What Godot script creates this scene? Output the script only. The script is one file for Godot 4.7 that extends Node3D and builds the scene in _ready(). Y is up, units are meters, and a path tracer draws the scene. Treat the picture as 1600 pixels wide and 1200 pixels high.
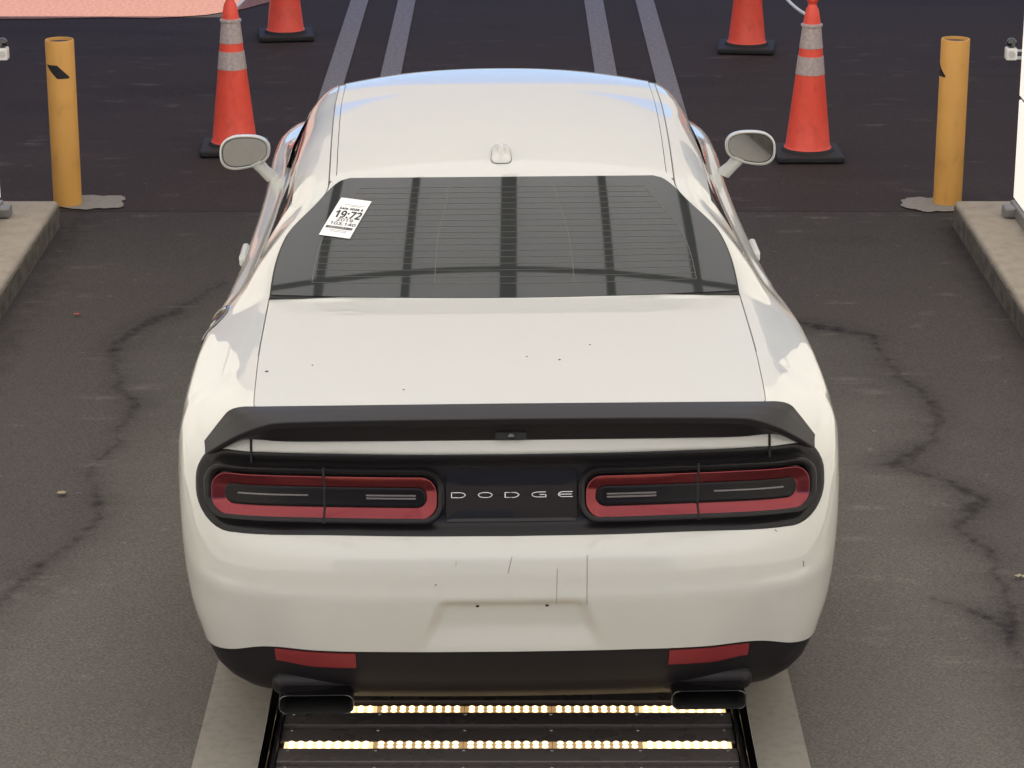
extends Node3D

# ------------------------------------------------------------------ mesh helper
class MB:
	var v := PackedVector3Array()
	var n := PackedVector3Array()
	var t := PackedVector2Array()
	var t2 := PackedVector2Array()
	var i := PackedInt32Array()
	func add(p: Vector3, q: Vector3, uv := Vector2.ZERO, uv2 := Vector2.ZERO) -> int:
		v.append(p)
		n.append(q)
		t.append(uv)
		t2.append(uv2)
		return v.size() - 1
	func tri(a: int, b: int, c: int) -> void:
		var g: Vector3 = (v[c] - v[a]).cross(v[b] - v[a])
		if g.dot(n[a] + n[b] + n[c]) < 0.0:
			i.append(a)
			i.append(c)
			i.append(b)
		else:
			i.append(a)
			i.append(b)
			i.append(c)
	func quad(a: int, b: int, c: int, d: int) -> void:
		tri(a, b, c)
		tri(a, c, d)
	func face(a: Vector3, b: Vector3, c: Vector3, d: Vector3, away: Vector3) -> void:
		var q: Vector3 = (c - a).cross(d - b).normalized()
		if q.dot(away) < 0.0:
			q = -q
		var w := (b - a).length()
		var h := (d - a).length()
		quad(add(a, q, Vector2(0, 0)), add(b, q, Vector2(w, 0)), add(c, q, Vector2(w, h)), add(d, q, Vector2(0, h)))
	func mesh() -> ArrayMesh:
		var a := []
		a.resize(Mesh.ARRAY_MAX)
		a[Mesh.ARRAY_VERTEX] = v
		a[Mesh.ARRAY_NORMAL] = n
		a[Mesh.ARRAY_TEX_UV] = t
		a[Mesh.ARRAY_TEX_UV2] = t2
		a[Mesh.ARRAY_INDEX] = i
		var m := ArrayMesh.new()
		m.add_surface_from_arrays(Mesh.PRIMITIVE_TRIANGLES, a)
		return m
	# rows of points with normals
	func grid(P: Array, N: Array, flange := 0.0) -> void:
		var rows := P.size()
		var cols: int = P[0].size()
		var base := v.size()
		for r in rows:
			for c in cols:
				add(P[r][c], N[r][c])
		for r in rows - 1:
			for c in cols - 1:
				var k := base + r * cols + c
				quad(k, k + 1, k + cols + 1, k + cols)
		if flange != 0.0:
			var rim := []
			for c in cols:
				rim.append([0, c])
			for r in range(1, rows):
				rim.append([r, cols - 1])
			for c in range(cols - 2, -1, -1):
				rim.append([rows - 1, c])
			for r in range(rows - 2, -1, -1):
				rim.append([r, 0])
			var mid: Vector3 = P[rows / 2][cols / 2]
			for k in rim.size() - 1:
				var a: Vector3 = P[rim[k][0]][rim[k][1]]
				var b: Vector3 = P[rim[k + 1][0]][rim[k + 1][1]]
				if a.distance_to(b) < 1e-5:
					continue
				var na: Vector3 = N[rim[k][0]][rim[k][1]]
				var nb: Vector3 = N[rim[k + 1][0]][rim[k + 1][1]]
				face(a, b, b - nb * flange, a - na * flange, (a + b) * 0.5 - mid)
	func box(lo: Vector3, hi: Vector3, xf := Transform3D()) -> void:
		var c := []
		for k in 8:
			c.append(xf * Vector3(hi.x if k & 1 else lo.x, hi.y if k & 2 else lo.y, hi.z if k & 4 else lo.z))
		var bx := xf.basis
		face(c[0], c[1], c[3], c[2], -bx.z)
		face(c[4], c[5], c[7], c[6], bx.z)
		face(c[0], c[2], c[6], c[4], -bx.x)
		face(c[1], c[3], c[7], c[5], bx.x)
		face(c[0], c[1], c[5], c[4], -bx.y)
		face(c[2], c[3], c[7], c[6], bx.y)
	func rbox(size: Vector3, r: float, xf := Transform3D(), steps := 3) -> void:
		var h := size * 0.5
		r = minf(r, minf(h.x, minf(h.y, h.z)) * 0.99)
		for ax in 3:
			var b := (ax + 1) % 3
			var c := (ax + 2) % 3
			for sgn in [-1.0, 1.0]:
				var pb := []
				var pc := []
				for k in steps + 1:
					pb.append(-h[b] + r * k / steps)
					pc.append(-h[c] + r * k / steps)
				for k in range(steps, -1, -1):
					pb.append(h[b] - r * k / steps)
					pc.append(h[c] - r * k / steps)
				var P := []
				var N := []
				for x in pb:
					var row := PackedVector3Array()
					var nrow := PackedVector3Array()
					for y in pc:
						var p := Vector3.ZERO
						p[ax] = sgn * h[ax]
						p[b] = x
						p[c] = y
						var inner := Vector3(clampf(p.x, -h.x + r, h.x - r), clampf(p.y, -h.y + r, h.y - r), clampf(p.z, -h.z + r, h.z - r))
						var d := (p - inner)
						var q := d.normalized()
						row.append(xf * (inner + q * r))
						nrow.append((xf.basis * q).normalized())
					P.append(row)
					N.append(nrow)
				grid(P, N)
	# profile of (radius, height), straight pieces keep their edges
	func lathe(prof: Array, seg := 40, xf := Transform3D()) -> void:
		for k in prof.size() - 1:
			var a: Vector2 = prof[k]
			var b: Vector2 = prof[k + 1]
			var d := (b - a)
			if d.length() < 1e-6:
				continue
			var nn := Vector2(d.y, -d.x).normalized()
			var na := nn
			var nb := nn
			if k > 0:
				var e: Vector2 = a - prof[k - 1]
				var q := Vector2(e.y, -e.x).normalized()
				if q.dot(nn) > 0.8:
					na = (q + nn).normalized()
			if k + 2 < prof.size():
				var e2: Vector2 = prof[k + 2] - b
				var q2 := Vector2(e2.y, -e2.x).normalized()
				if q2.dot(nn) > 0.8:
					nb = (q2 + nn).normalized()
			var P := []
			var N := []
			for s in [[a, na], [b, nb]]:
				var row := PackedVector3Array()
				var nrow := PackedVector3Array()
				for j in seg + 1:
					var f := TAU * j / seg
					row.append(xf * Vector3(s[0].x * cos(f), s[0].y, s[0].x * sin(f)))
					nrow.append((xf.basis * Vector3(s[1].x * cos(f), s[1].y, s[1].x * sin(f))).normalized())
				P.append(row)
				N.append(nrow)
			grid(P, N)
	func tube(path: Array, r: float, seg := 8, squash := 1.0) -> void:
		var P := []
		var N := []
		var up := Vector3.UP
		for k in path.size():
			var d: Vector3 = (path[mini(k + 1, path.size() - 1)] - path[maxi(k - 1, 0)]).normalized()
			if absf(d.dot(up)) > 0.95:
				up = Vector3.RIGHT
			var sx := d.cross(up).normalized()
			var sy := sx.cross(d).normalized()
			var row := PackedVector3Array()
			var nrow := PackedVector3Array()
			for j in seg + 1:
				var f := TAU * j / seg
				row.append(path[k] + sx * r * cos(f) + sy * r * squash * sin(f))
				nrow.append((sx * cos(f) + sy * sin(f)).normalized())
			P.append(row)
			N.append(nrow)
		grid(P, N)
		for e in [0, path.size() - 1]:
			var out: Vector3 = (path[0] - path[1]).normalized() if e == 0 else (path[e] - path[e - 1]).normalized()
			var c0 := add(path[e], out)
			var ids := []
			for j in seg + 1:
				ids.append(add(P[e][j], out))
			for j in seg:
				tri(c0, ids[j], ids[j + 1])
	# closed loops of equal length joined into a skin, last loop capped
	func skin(loops: Array, cap_first := false, cap_last := false) -> void:
		var cnt: int = loops[0].size()
		var P := []
		var N := []
		for r in loops.size():
			var row := PackedVector3Array()
			var mid := Vector3.ZERO
			for p in loops[r]:
				mid += p
			mid /= cnt
			for c in cnt + 1:
				row.append(loops[r][c % cnt])
			P.append(row)
		for r in loops.size():
			var nrow := PackedVector3Array()
			var mid2 := Vector3.ZERO
			for p in loops[r]:
				mid2 += p
			mid2 /= cnt
			for c in cnt + 1:
				var du: Vector3 = loops[r][(c + 1) % cnt] - loops[r][(c - 1 + cnt) % cnt]
				var dv: Vector3 = loops[mini(r + 1, loops.size() - 1)][c % cnt] - loops[maxi(r - 1, 0)][c % cnt]
				var q := du.cross(dv).normalized()
				if q.dot(loops[r][c % cnt] - mid2) < 0.0:
					q = -q
				nrow.append(q)
			N.append(nrow)
		grid(P, N)
		for e in ([0] if cap_first else []) + ([loops.size() - 1] if cap_last else []):
			var mid3 := Vector3.ZERO
			for p in loops[e]:
				mid3 += p
			mid3 /= cnt
			var other := Vector3.ZERO
			for p in loops[1 if e == 0 else e - 1]:
				other += p
			other /= cnt
			var q3: Vector3 = (loops[e][cnt / 3] - loops[e][0]).cross(loops[e][2 * cnt / 3] - loops[e][0]).normalized()
			if q3.dot(mid3 - other) < 0.0:
				q3 = -q3
			var c0 := add(mid3, q3)
			var ids := []
			for p in loops[e]:
				ids.append(add(p, q3))
			for c in cnt:
				tri(c0, ids[c], ids[(c + 1) % cnt])

# ------------------------------------------------------------------ scene helpers
var M := {}
var car: Node3D

func part(called: String, mesh: Mesh, m: Material, parent: Node, label := "") -> MeshInstance3D:
	var o := MeshInstance3D.new()
	o.name = called
	o.mesh = mesh
	o.material_override = m
	if label != "":
		o.set_meta("label", label)
	parent.add_child(o, true)
	return o

func thing(called: String, label: String, category: String, at := Vector3.ZERO, group := "") -> Node3D:
	var o := Node3D.new()
	o.name = called
	o.position = at
	tag(o, label, category, group)
	add_child(o, true)
	return o

func tag(o: Node, label: String, category: String, group := "") -> void:
	o.set_meta("label", label)
	o.set_meta("category", category)
	if group != "":
		o.set_meta("group", group)

func struct(called: String, mesh: Mesh, m: Material, label: String) -> MeshInstance3D:
	var o := part(called, mesh, m, self, label)
	o.set_meta("kind", "structure")
	return o

func copy(src: Node3D, called: String, label: String, at: Vector3, turn := 0.0) -> Node3D:
	var o: Node3D = src.duplicate()
	o.name = called
	add_child(o, true)
	o.position = at
	o.rotation.y = turn
	o.set_meta("label", label)
	return o

func lin(r: float, g: float, b: float) -> Color:
	return Color(r, g, b).linear_to_srgb()

func mat(c: Color, rough := 0.6, metal := 0.0, coat := 0.0, coat_rough := 0.03) -> StandardMaterial3D:
	var m := StandardMaterial3D.new()
	m.albedo_color = c
	m.roughness = rough
	m.metallic = metal
	if coat > 0.0:
		m.clearcoat_enabled = true
		m.clearcoat = coat
		m.clearcoat_roughness = coat_rough
	return m

func noise_tex(size: int, freq: float, seed_: int, ramp: Array, octaves := 4, kind := FastNoiseLite.TYPE_SIMPLEX_SMOOTH) -> NoiseTexture2D:
	var f := FastNoiseLite.new()
	f.seed = seed_
	f.frequency = freq
	f.noise_type = kind
	f.fractal_octaves = octaves
	var t := NoiseTexture2D.new()
	t.width = size
	t.height = size
	t.seamless = true
	t.noise = f
	var g := Gradient.new()
	g.offsets = PackedFloat32Array(ramp.map(func(r): return r[0]))
	g.colors = PackedColorArray(ramp.map(func(r): return r[1]))
	t.color_ramp = g
	return t

func normal_tex(size: int, freq: float, seed_: int, strength: float, octaves := 3) -> NoiseTexture2D:
	var f := FastNoiseLite.new()
	f.seed = seed_
	f.frequency = freq
	f.fractal_octaves = octaves
	var t := NoiseTexture2D.new()
	t.width = size
	t.height = size
	t.seamless = true
	t.as_normal_map = true
	t.bump_strength = strength
	t.noise = f
	return t

# ------------------------------------------------------------------ car surface
# outline of the body seen from above, right half, rear (z 0) to nose (z -5.02)
var PLAN := [[0.0, 0.0], [0.3, -0.006], [0.55, -0.024], [0.72, -0.058], [0.82, -0.108], [0.888, -0.185], [0.932, -0.28], [0.958, -0.42], [0.968, -0.62], [0.971, -0.95], [0.9688, -1.20], [0.968, -1.25], [0.960, -1.52], [0.950, -1.8], [0.940, -2.2], [0.930, -2.7], [0.926, -3.15], [0.926, -3.4], [0.929, -3.65], [0.933, -3.95], [0.925, -4.35], [0.885, -4.68], [0.78, -4.86], [0.5, -4.98], [0.25, -5.012], [0.0, -5.02]]
var SC := []      # arc length of every PLAN point
# key sections: [plan index, inner x, inner z, inset..., height...] with 14 points each
var KEYS := []
var TU := PackedFloat32Array()
var T := []       # T[column][row] points of the right half
var TN := []      # normals
var ROWS := 0
const SUB := 8

func add_key(idx: int, ix: float, iz: float, e: Array, y: Array) -> void:
	if idx >= 10:
		idx += 1
	if idx < 0:
		idx = 10
	var p: Array = PLAN[idx]
	var l := Vector2(p[0] - ix, p[1] - iz).length()
	var f := []
	for k in e:
		f.append(k / l)
	f[13] = 1.0
	KEYS.append({"u": SC[idx], "ix": ix, "iz": iz, "f": f, "y": y})

func make_keys() -> void:
	SC = [0.0]
	for k in range(1, PLAN.size()):
		SC.append(SC[k - 1] + Vector2(PLAN[k][0] - PLAN[k - 1][0], PLAN[k][1] - PLAN[k - 1][1]).length())
	var e0 := [0.016, 0.009, 0.003, 0.0, 0.003, 0.008, 0.019, 0.042, 0.060, 0.074, 0.098, 0.118, 0.130, 0.19]
	var y0 := [0.415, 0.47, 0.53, 0.585, 0.612, 0.66, 0.70, 0.733, 0.75, 0.80, 0.90, 0.975, 1.005, 1.075]
	add_key(0, 0.0, -0.19, e0, y0)
	add_key(1, 0.29, -0.19, e0, y0)
	add_key(2, 0.52, -0.192, e0, y0)
	add_key(3, 0.655, -0.197, [0.030, 0.018, 0.007, 0.0, 0.003, 0.008, 0.018, 0.036, 0.052, 0.064, 0.086, 0.106, 0.120, 0.15], [0.41, 0.47, 0.53, 0.587, 0.615, 0.665, 0.708, 0.745, 0.768, 0.815, 0.90, 0.97, 1.004, 1.074])
	add_key(4, 0.702, -0.208, [0.030, 0.018, 0.007, 0.0, 0.003, 0.007, 0.014, 0.027, 0.039, 0.05, 0.07, 0.09, 0.108, 0.153], [0.385, 0.45, 0.53, 0.59, 0.62, 0.67, 0.72, 0.76, 0.79, 0.83, 0.90, 0.962, 1.004, 1.072])
	add_key(5, 0.717, -0.236, [0.036, 0.019, 0.007, 0.0, 0.002, 0.004, 0.008, 0.014, 0.022, 0.034, 0.055, 0.080, 0.114, 0.174], [0.368, 0.445, 0.54, 0.60, 0.65, 0.70, 0.75, 0.80, 0.85, 0.90, 0.945, 0.985, 1.025, 1.074])
	add_key(6, 0.722, -0.30, [0.045, 0.022, 0.008, 0.002, 0.0, 0.001, 0.004, 0.009, 0.018, 0.036, 0.066, 0.105, 0.150, 0.199], [0.362, 0.45, 0.55, 0.62, 0.68, 0.74, 0.80, 0.86, 0.91, 0.95, 0.985, 1.018, 1.05, 1.078])
	add_key(7, 0.727, -0.43, [0.055, 0.025, 0.010, 0.004, 0.001, 0.0, 0.003, 0.009, 0.022, 0.046, 0.085, 0.130, 0.175, 0.215], [0.35, 0.44, 0.54, 0.62, 0.70, 0.78, 0.855, 0.91, 0.955, 0.99, 1.02, 1.045, 1.066, 1.082])
	add_key(8, 0.734, -0.62, [0.06, 0.028, 0.011, 0.006, 0.002, 0.0, 0.003, 0.010, 0.028, 0.058, 0.10, 0.145, 0.188, 0.22], [0.26, 0.36, 0.48, 0.58, 0.69, 0.79, 0.88, 0.935, 0.975, 1.005, 1.03, 1.053, 1.072, 1.085])
	add_key(9, 0.740, -0.95, [0.06, 0.03, 0.012, 0.008, 0.003, 0.0, 0.002, 0.009, 0.027, 0.058, 0.10, 0.145, 0.19, 0.219], [0.20, 0.32, 0.45, 0.56, 0.68, 0.80, 0.895, 0.948, 0.985, 1.01, 1.033, 1.055, 1.075, 1.088])
	add_key(-1, 0.7425, -1.20, [0.06, 0.03, 0.012, 0.008, 0.003, 0.0, 0.002, 0.010, 0.029, 0.061, 0.104, 0.149, 0.19, 0.2165], [0.20, 0.32, 0.45, 0.56, 0.68, 0.80, 0.895, 0.949, 0.9865, 1.0115, 1.0352, 1.060, 1.0805, 1.0915])
	add_key(10, 0.742, -1.25, [0.06, 0.03, 0.012, 0.008, 0.003, 0.0, 0.002, 0.010, 0.030, 0.062, 0.105, 0.15, 0.19, 0.217], [0.20, 0.32, 0.45, 0.56, 0.68, 0.80, 0.895, 0.950, 0.987, 1.012, 1.036, 1.062, 1.083, 1.094])
	add_key(11, 0.706, -1.52, [0.06, 0.03, 0.012, 0.010, 0.004, 0.0, 0.004, 0.016, 0.038, 0.070, 0.118, 0.172, 0.217, 0.248], [0.20, 0.30, 0.43, 0.55, 0.68, 0.80, 0.89, 0.945, 0.982, 1.005, 1.06, 1.135, 1.185, 1.208])
	add_key(12, 0.576, -1.8, [0.06, 0.03, 0.012, 0.012, 0.005, 0.0, 0.008, 0.026, 0.052, 0.080, 0.162, 0.260, 0.322, 0.362], [0.20, 0.30, 0.43, 0.55, 0.68, 0.80, 0.885, 0.942, 0.976, 0.992, 1.12, 1.252, 1.308, 1.325])
	add_key(13, 0.584, -2.2, [0.06, 0.03, 0.012, 0.013, 0.006, 0.0, 0.010, 0.034, 0.064, 0.084, 0.160, 0.245, 0.312, 0.356], [0.20, 0.30, 0.43, 0.55, 0.68, 0.80, 0.88, 0.94, 0.97, 0.985, 1.14, 1.302, 1.362, 1.382])
	add_key(14, 0.595, -2.7, [0.06, 0.03, 0.012, 0.013, 0.006, 0.0, 0.010, 0.036, 0.068, 0.086, 0.155, 0.235, 0.295, 0.335], [0.20, 0.30, 0.43, 0.55, 0.68, 0.80, 0.88, 0.94, 0.967, 0.98, 1.14, 1.312, 1.374, 1.396])
	add_key(15, 0.602, -3.15, [0.06, 0.03, 0.012, 0.013, 0.006, 0.0, 0.010, 0.036, 0.068, 0.086, 0.150, 0.228, 0.284, 0.324], [0.20, 0.30, 0.43, 0.55, 0.68, 0.80, 0.88, 0.94, 0.967, 0.98, 1.13, 1.300, 1.360, 1.384])
	add_key(16, 0.645, -3.4, [0.06, 0.03, 0.012, 0.013, 0.006, 0.0, 0.010, 0.034, 0.064, 0.082, 0.135, 0.195, 0.245, 0.281], [0.20, 0.30, 0.43, 0.55, 0.68, 0.80, 0.88, 0.94, 0.967, 0.98, 1.10, 1.21, 1.262, 1.288])
	add_key(17, 0.70, -3.65, [0.06, 0.03, 0.012, 0.012, 0.005, 0.0, 0.009, 0.030, 0.056, 0.074, 0.115, 0.160, 0.20, 0.229], [0.20, 0.30, 0.43, 0.55, 0.68, 0.80, 0.88, 0.94, 0.967, 0.98, 1.05, 1.10, 1.14, 1.16])
	add_key(18, 0.745, -3.95, [0.06, 0.03, 0.012, 0.010, 0.004, 0.0, 0.007, 0.026, 0.05, 0.070, 0.098, 0.130, 0.160, 0.188], [0.20, 0.30, 0.43, 0.55, 0.68, 0.80, 0.88, 0.935, 0.963, 0.976, 0.99, 1.002, 1.012, 1.02])
	add_key(19, 0.735, -4.35, [0.06, 0.03, 0.012, 0.008, 0.003, 0.0, 0.006, 0.024, 0.05, 0.075, 0.105, 0.137, 0.165, 0.19], [0.20, 0.30, 0.43, 0.55, 0.67, 0.78, 0.86, 0.915, 0.943, 0.956, 0.968, 0.978, 0.987, 0.995])
	add_key(20, 0.70, -4.60, [0.06, 0.03, 0.012, 0.006, 0.002, 0.0, 0.006, 0.022, 0.045, 0.07, 0.10, 0.13, 0.16, 0.20], [0.18, 0.28, 0.40, 0.52, 0.63, 0.73, 0.81, 0.865, 0.895, 0.915, 0.928, 0.94, 0.95, 0.958])
	add_key(21, 0.64, -4.72, [0.06, 0.03, 0.012, 0.006, 0.002, 0.0, 0.006, 0.022, 0.04, 0.06, 0.085, 0.11, 0.14, 0.198], [0.16, 0.26, 0.37, 0.48, 0.58, 0.68, 0.76, 0.82, 0.855, 0.88, 0.90, 0.915, 0.926, 0.94])
	add_key(22, 0.46, -4.78, [0.06, 0.03, 0.012, 0.006, 0.002, 0.0, 0.006, 0.022, 0.04, 0.06, 0.085, 0.11, 0.14, 0.2], [0.16, 0.25, 0.35, 0.46, 0.56, 0.66, 0.74, 0.80, 0.84, 0.865, 0.888, 0.905, 0.918, 0.938])
	add_key(24, 0.0, -4.80, [0.06, 0.03, 0.012, 0.006, 0.002, 0.0, 0.006, 0.022, 0.04, 0.06, 0.085, 0.11, 0.14, 0.22], [0.16, 0.25, 0.35, 0.46, 0.56, 0.66, 0.74, 0.80, 0.84, 0.865, 0.888, 0.905, 0.918, 0.938])

func hermite(xs: Array, ys: Array, x: float) -> float:
	var n := xs.size()
	if x <= xs[0]:
		return ys[0]
	if x >= xs[n - 1]:
		return ys[n - 1]
	var k := 0
	while x > xs[k + 1]:
		k += 1
	var h: float = xs[k + 1] - xs[k]
	var t: float = (x - xs[k]) / h
	var d: float = (ys[k + 1] - ys[k]) / h
	var d0: float = d
	var d1: float = d
	if k > 0:
		var pd: float = (ys[k] - ys[k - 1]) / (xs[k] - xs[k - 1])
		var hp: float = xs[k] - xs[k - 1]
		d0 = 0.0 if pd * d < 0.0 else (pd * h + d * hp) / (h + hp)
	elif ys.size() > 2:
		d0 = d
	if k + 2 < n:
		var nd: float = (ys[k + 2] - ys[k + 1]) / (xs[k + 2] - xs[k + 1])
		var hn: float = xs[k + 2] - xs[k + 1]
		d1 = 0.0 if nd * d < 0.0 else (nd * h + d * hn) / (h + hn)
	var t2 := t * t
	var t3 := t2 * t
	return (2 * t3 - 3 * t2 + 1) * ys[k] + (t3 - 2 * t2 + t) * h * d0 + (3 * t2 - 2 * t3) * ys[k + 1] + (t3 - t2) * h * d1

func plan_at(u: float) -> Vector2:
	var xs := []
	var zs := []
	for p in PLAN:
		xs.append(p[0])
		zs.append(p[1])
	return Vector2(hermite(SC, xs, u), hermite(SC, zs, u))

func col_profile(u: float) -> PackedVector3Array:
	var us := []
	for k in KEYS:
		us.append(k.u)
	var o := plan_at(u)
	var ix := hermite(us, KEYS.map(func(k): return k.ix), u)
	var iz := hermite(us, KEYS.map(func(k): return k.iz), u)
	var out := PackedVector3Array()
	for j in 14:
		var f := hermite(us, KEYS.map(func(k): return k.f[j]), u)
		var y := hermite(us, KEYS.map(func(k): return k.y[j]), u)
		out.append(Vector3(lerpf(o.x, ix, f), y, lerpf(o.y, iz, f)))
	return out

func spline(p: PackedVector3Array, k: float) -> Vector3:
	var a := clampi(int(k), 0, p.size() - 2)
	var t := k - a
	var p1 := p[a]
	var p2 := p[a + 1]
	var p0 := p[a - 1] if a > 0 else p1 * 2.0 - p2
	var p3 := p[a + 2] if a + 2 < p.size() else p2 * 2.0 - p1
	# centripetal-like: tangents scaled by chord lengths
	var h := (p2 - p1).length()
	var hp := (p1 - p0).length()
	var hn := (p3 - p2).length()
	var m1 := ((p1 - p0) / maxf(hp, 1e-5) * h + (p2 - p1) / maxf(h, 1e-5) * hp) / (h + hp) * h
	var m2 := ((p2 - p1) / maxf(h, 1e-5) * hn + (p3 - p2) / maxf(hn, 1e-5) * h) / (h + hn) * h
	var t2 := t * t
	var t3 := t2 * t
	return p1 * (2 * t3 - 3 * t2 + 1) + m1 * (t3 - 2 * t2 + t) + p2 * (3 * t2 - 2 * t3) + m2 * (t3 - t2)

func make_table() -> void:
	make_keys()
	ROWS = 13 * SUB + 1
	var u := 0.0
	var end: float = SC[SC.size() - 1]
	while u < end:
		TU.append(u)
		u += 0.0075 if u < 1.25 else 0.012
	TU.append(end)
	for c in TU.size():
		var prof := col_profile(TU[c])
		var col := PackedVector3Array()
		for r in ROWS:
			col.append(spline(prof, float(r) / SUB))
		T.append(col)
	for c in TU.size():
		var nc := PackedVector3Array()
		for r in ROWS:
			nc.append(normal_at(T, c, r))
		TN.append(nc)

func normal_at(G: Array, c: int, r: int) -> Vector3:
	var last := G.size() - 1
	var du: Vector3
	if c == 0:
		var q: Vector3 = G[1][r]
		du = q - Vector3(-q.x, q.y, q.z)
	elif c == last:
		var q2: Vector3 = G[last - 1][r]
		du = Vector3(-q2.x, q2.y, q2.z) - q2
	else:
		du = G[c + 1][r] - G[c - 1][r]
	var dv: Vector3 = G[c][mini(r + 1, ROWS - 1)] - G[c][maxi(r - 1, 0)]
	return dv.cross(du).normalized() * -1.0 if dv.cross(du).dot(G[c][r] - Vector3(0, 0.6, -2.5)) < 0.0 else dv.cross(du).normalized()

func col_of_z(z: float) -> int:
	for c in TU.size():
		if T[c][40].x > 0.8 and T[c][40].z <= z:
			return c
	return TU.size() - 1

# point on the rear face at (x, y): [point, normal]
func rear(x: float, y: float) -> Array:
	var ax := absf(x)
	var r := 60.0
	var c := 0.0
	for pass_ in 8:
		var r0 := clampi(int(r), 0, ROWS - 2)
		var fr := r - r0
		var lo := 0
		var hi := 220
		while hi - lo > 1:
			var mid := (lo + hi) / 2
			if lerpf(T[mid][r0].x, T[mid][r0 + 1].x, fr) <= ax:
				lo = mid
			else:
				hi = mid
		var xa := lerpf(T[lo][r0].x, T[lo][r0 + 1].x, fr)
		var xb := lerpf(T[hi][r0].x, T[hi][r0 + 1].x, fr)
		c = lo + clampf((ax - xa) / maxf(xb - xa, 1e-6), 0.0, 1.0)
		var c0 := int(c)
		var fc := c - c0
		var a := 0
		var b := ROWS - 1
		while b - a > 1:
			var m2 := (a + b) / 2
			if lerpf(T[c0][m2].y, T[c0 + 1][m2].y, fc) <= y:
				a = m2
			else:
				b = m2
		var ya := lerpf(T[c0][a].y, T[c0 + 1][a].y, fc)
		var yb := lerpf(T[c0][b].y, T[c0 + 1][b].y, fc)
		r = a + clampf((y - ya) / maxf(yb - ya, 1e-6), 0.0, 1.0)
	var c1 := int(c)
	var r1 := clampi(int(r), 0, ROWS - 2)
	var f1 := c - c1
	var g1 := r - r1
	var p: Vector3 = T[c1][r1].lerp(T[c1 + 1][r1], f1).lerp(T[c1][r1 + 1].lerp(T[c1 + 1][r1 + 1], f1), g1)
	var q: Vector3 = TN[c1][r1].lerp(TN[c1 + 1][r1], f1).lerp(TN[c1][r1 + 1].lerp(TN[c1 + 1][r1 + 1], f1), g1).normalized()
	if x < 0.0:
		p.x = -p.x
		q.x = -q.x
	return [p, q]

func rrect(p: Vector2, c: Vector2, h: Vector2, r: float) -> float:
	var d := (p - c).abs() - h + Vector2(r, r)
	return minf(maxf(d.x, d.y), 0.0) + Vector2(maxf(d.x, 0.0), maxf(d.y, 0.0)).length() - r

# the sheet-metal shape: how far a point of the rear is pressed inward
func pressed(p: Vector3) -> float:
	if p.z < -0.45:
		return 0.0
	var q := Vector2(absf(p.x), p.y)
	var d := 0.0
	var s := rrect(q, BAND_C, BAND_H, BAND_R)
	d += 0.05 * smoothstep(-0.003, -0.017, s)
	# number plate recess, wider towards the bottom
	var w := lerpf(0.262, 0.205, clampf((p.y - 0.42) / 0.14, 0.0, 1.0))
	var side := smoothstep(w + 0.014, w - 0.034, q.x)
	var top := smoothstep(0.578, 0.548, p.y) * smoothstep(0.408, 0.50, p.y)
	d += 0.021 * side * top
	return d

const BAND_C := Vector2(0, 0.856)
const BAND_H := Vector2(0.886, 0.111)
const BAND_R := 0.098

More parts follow.
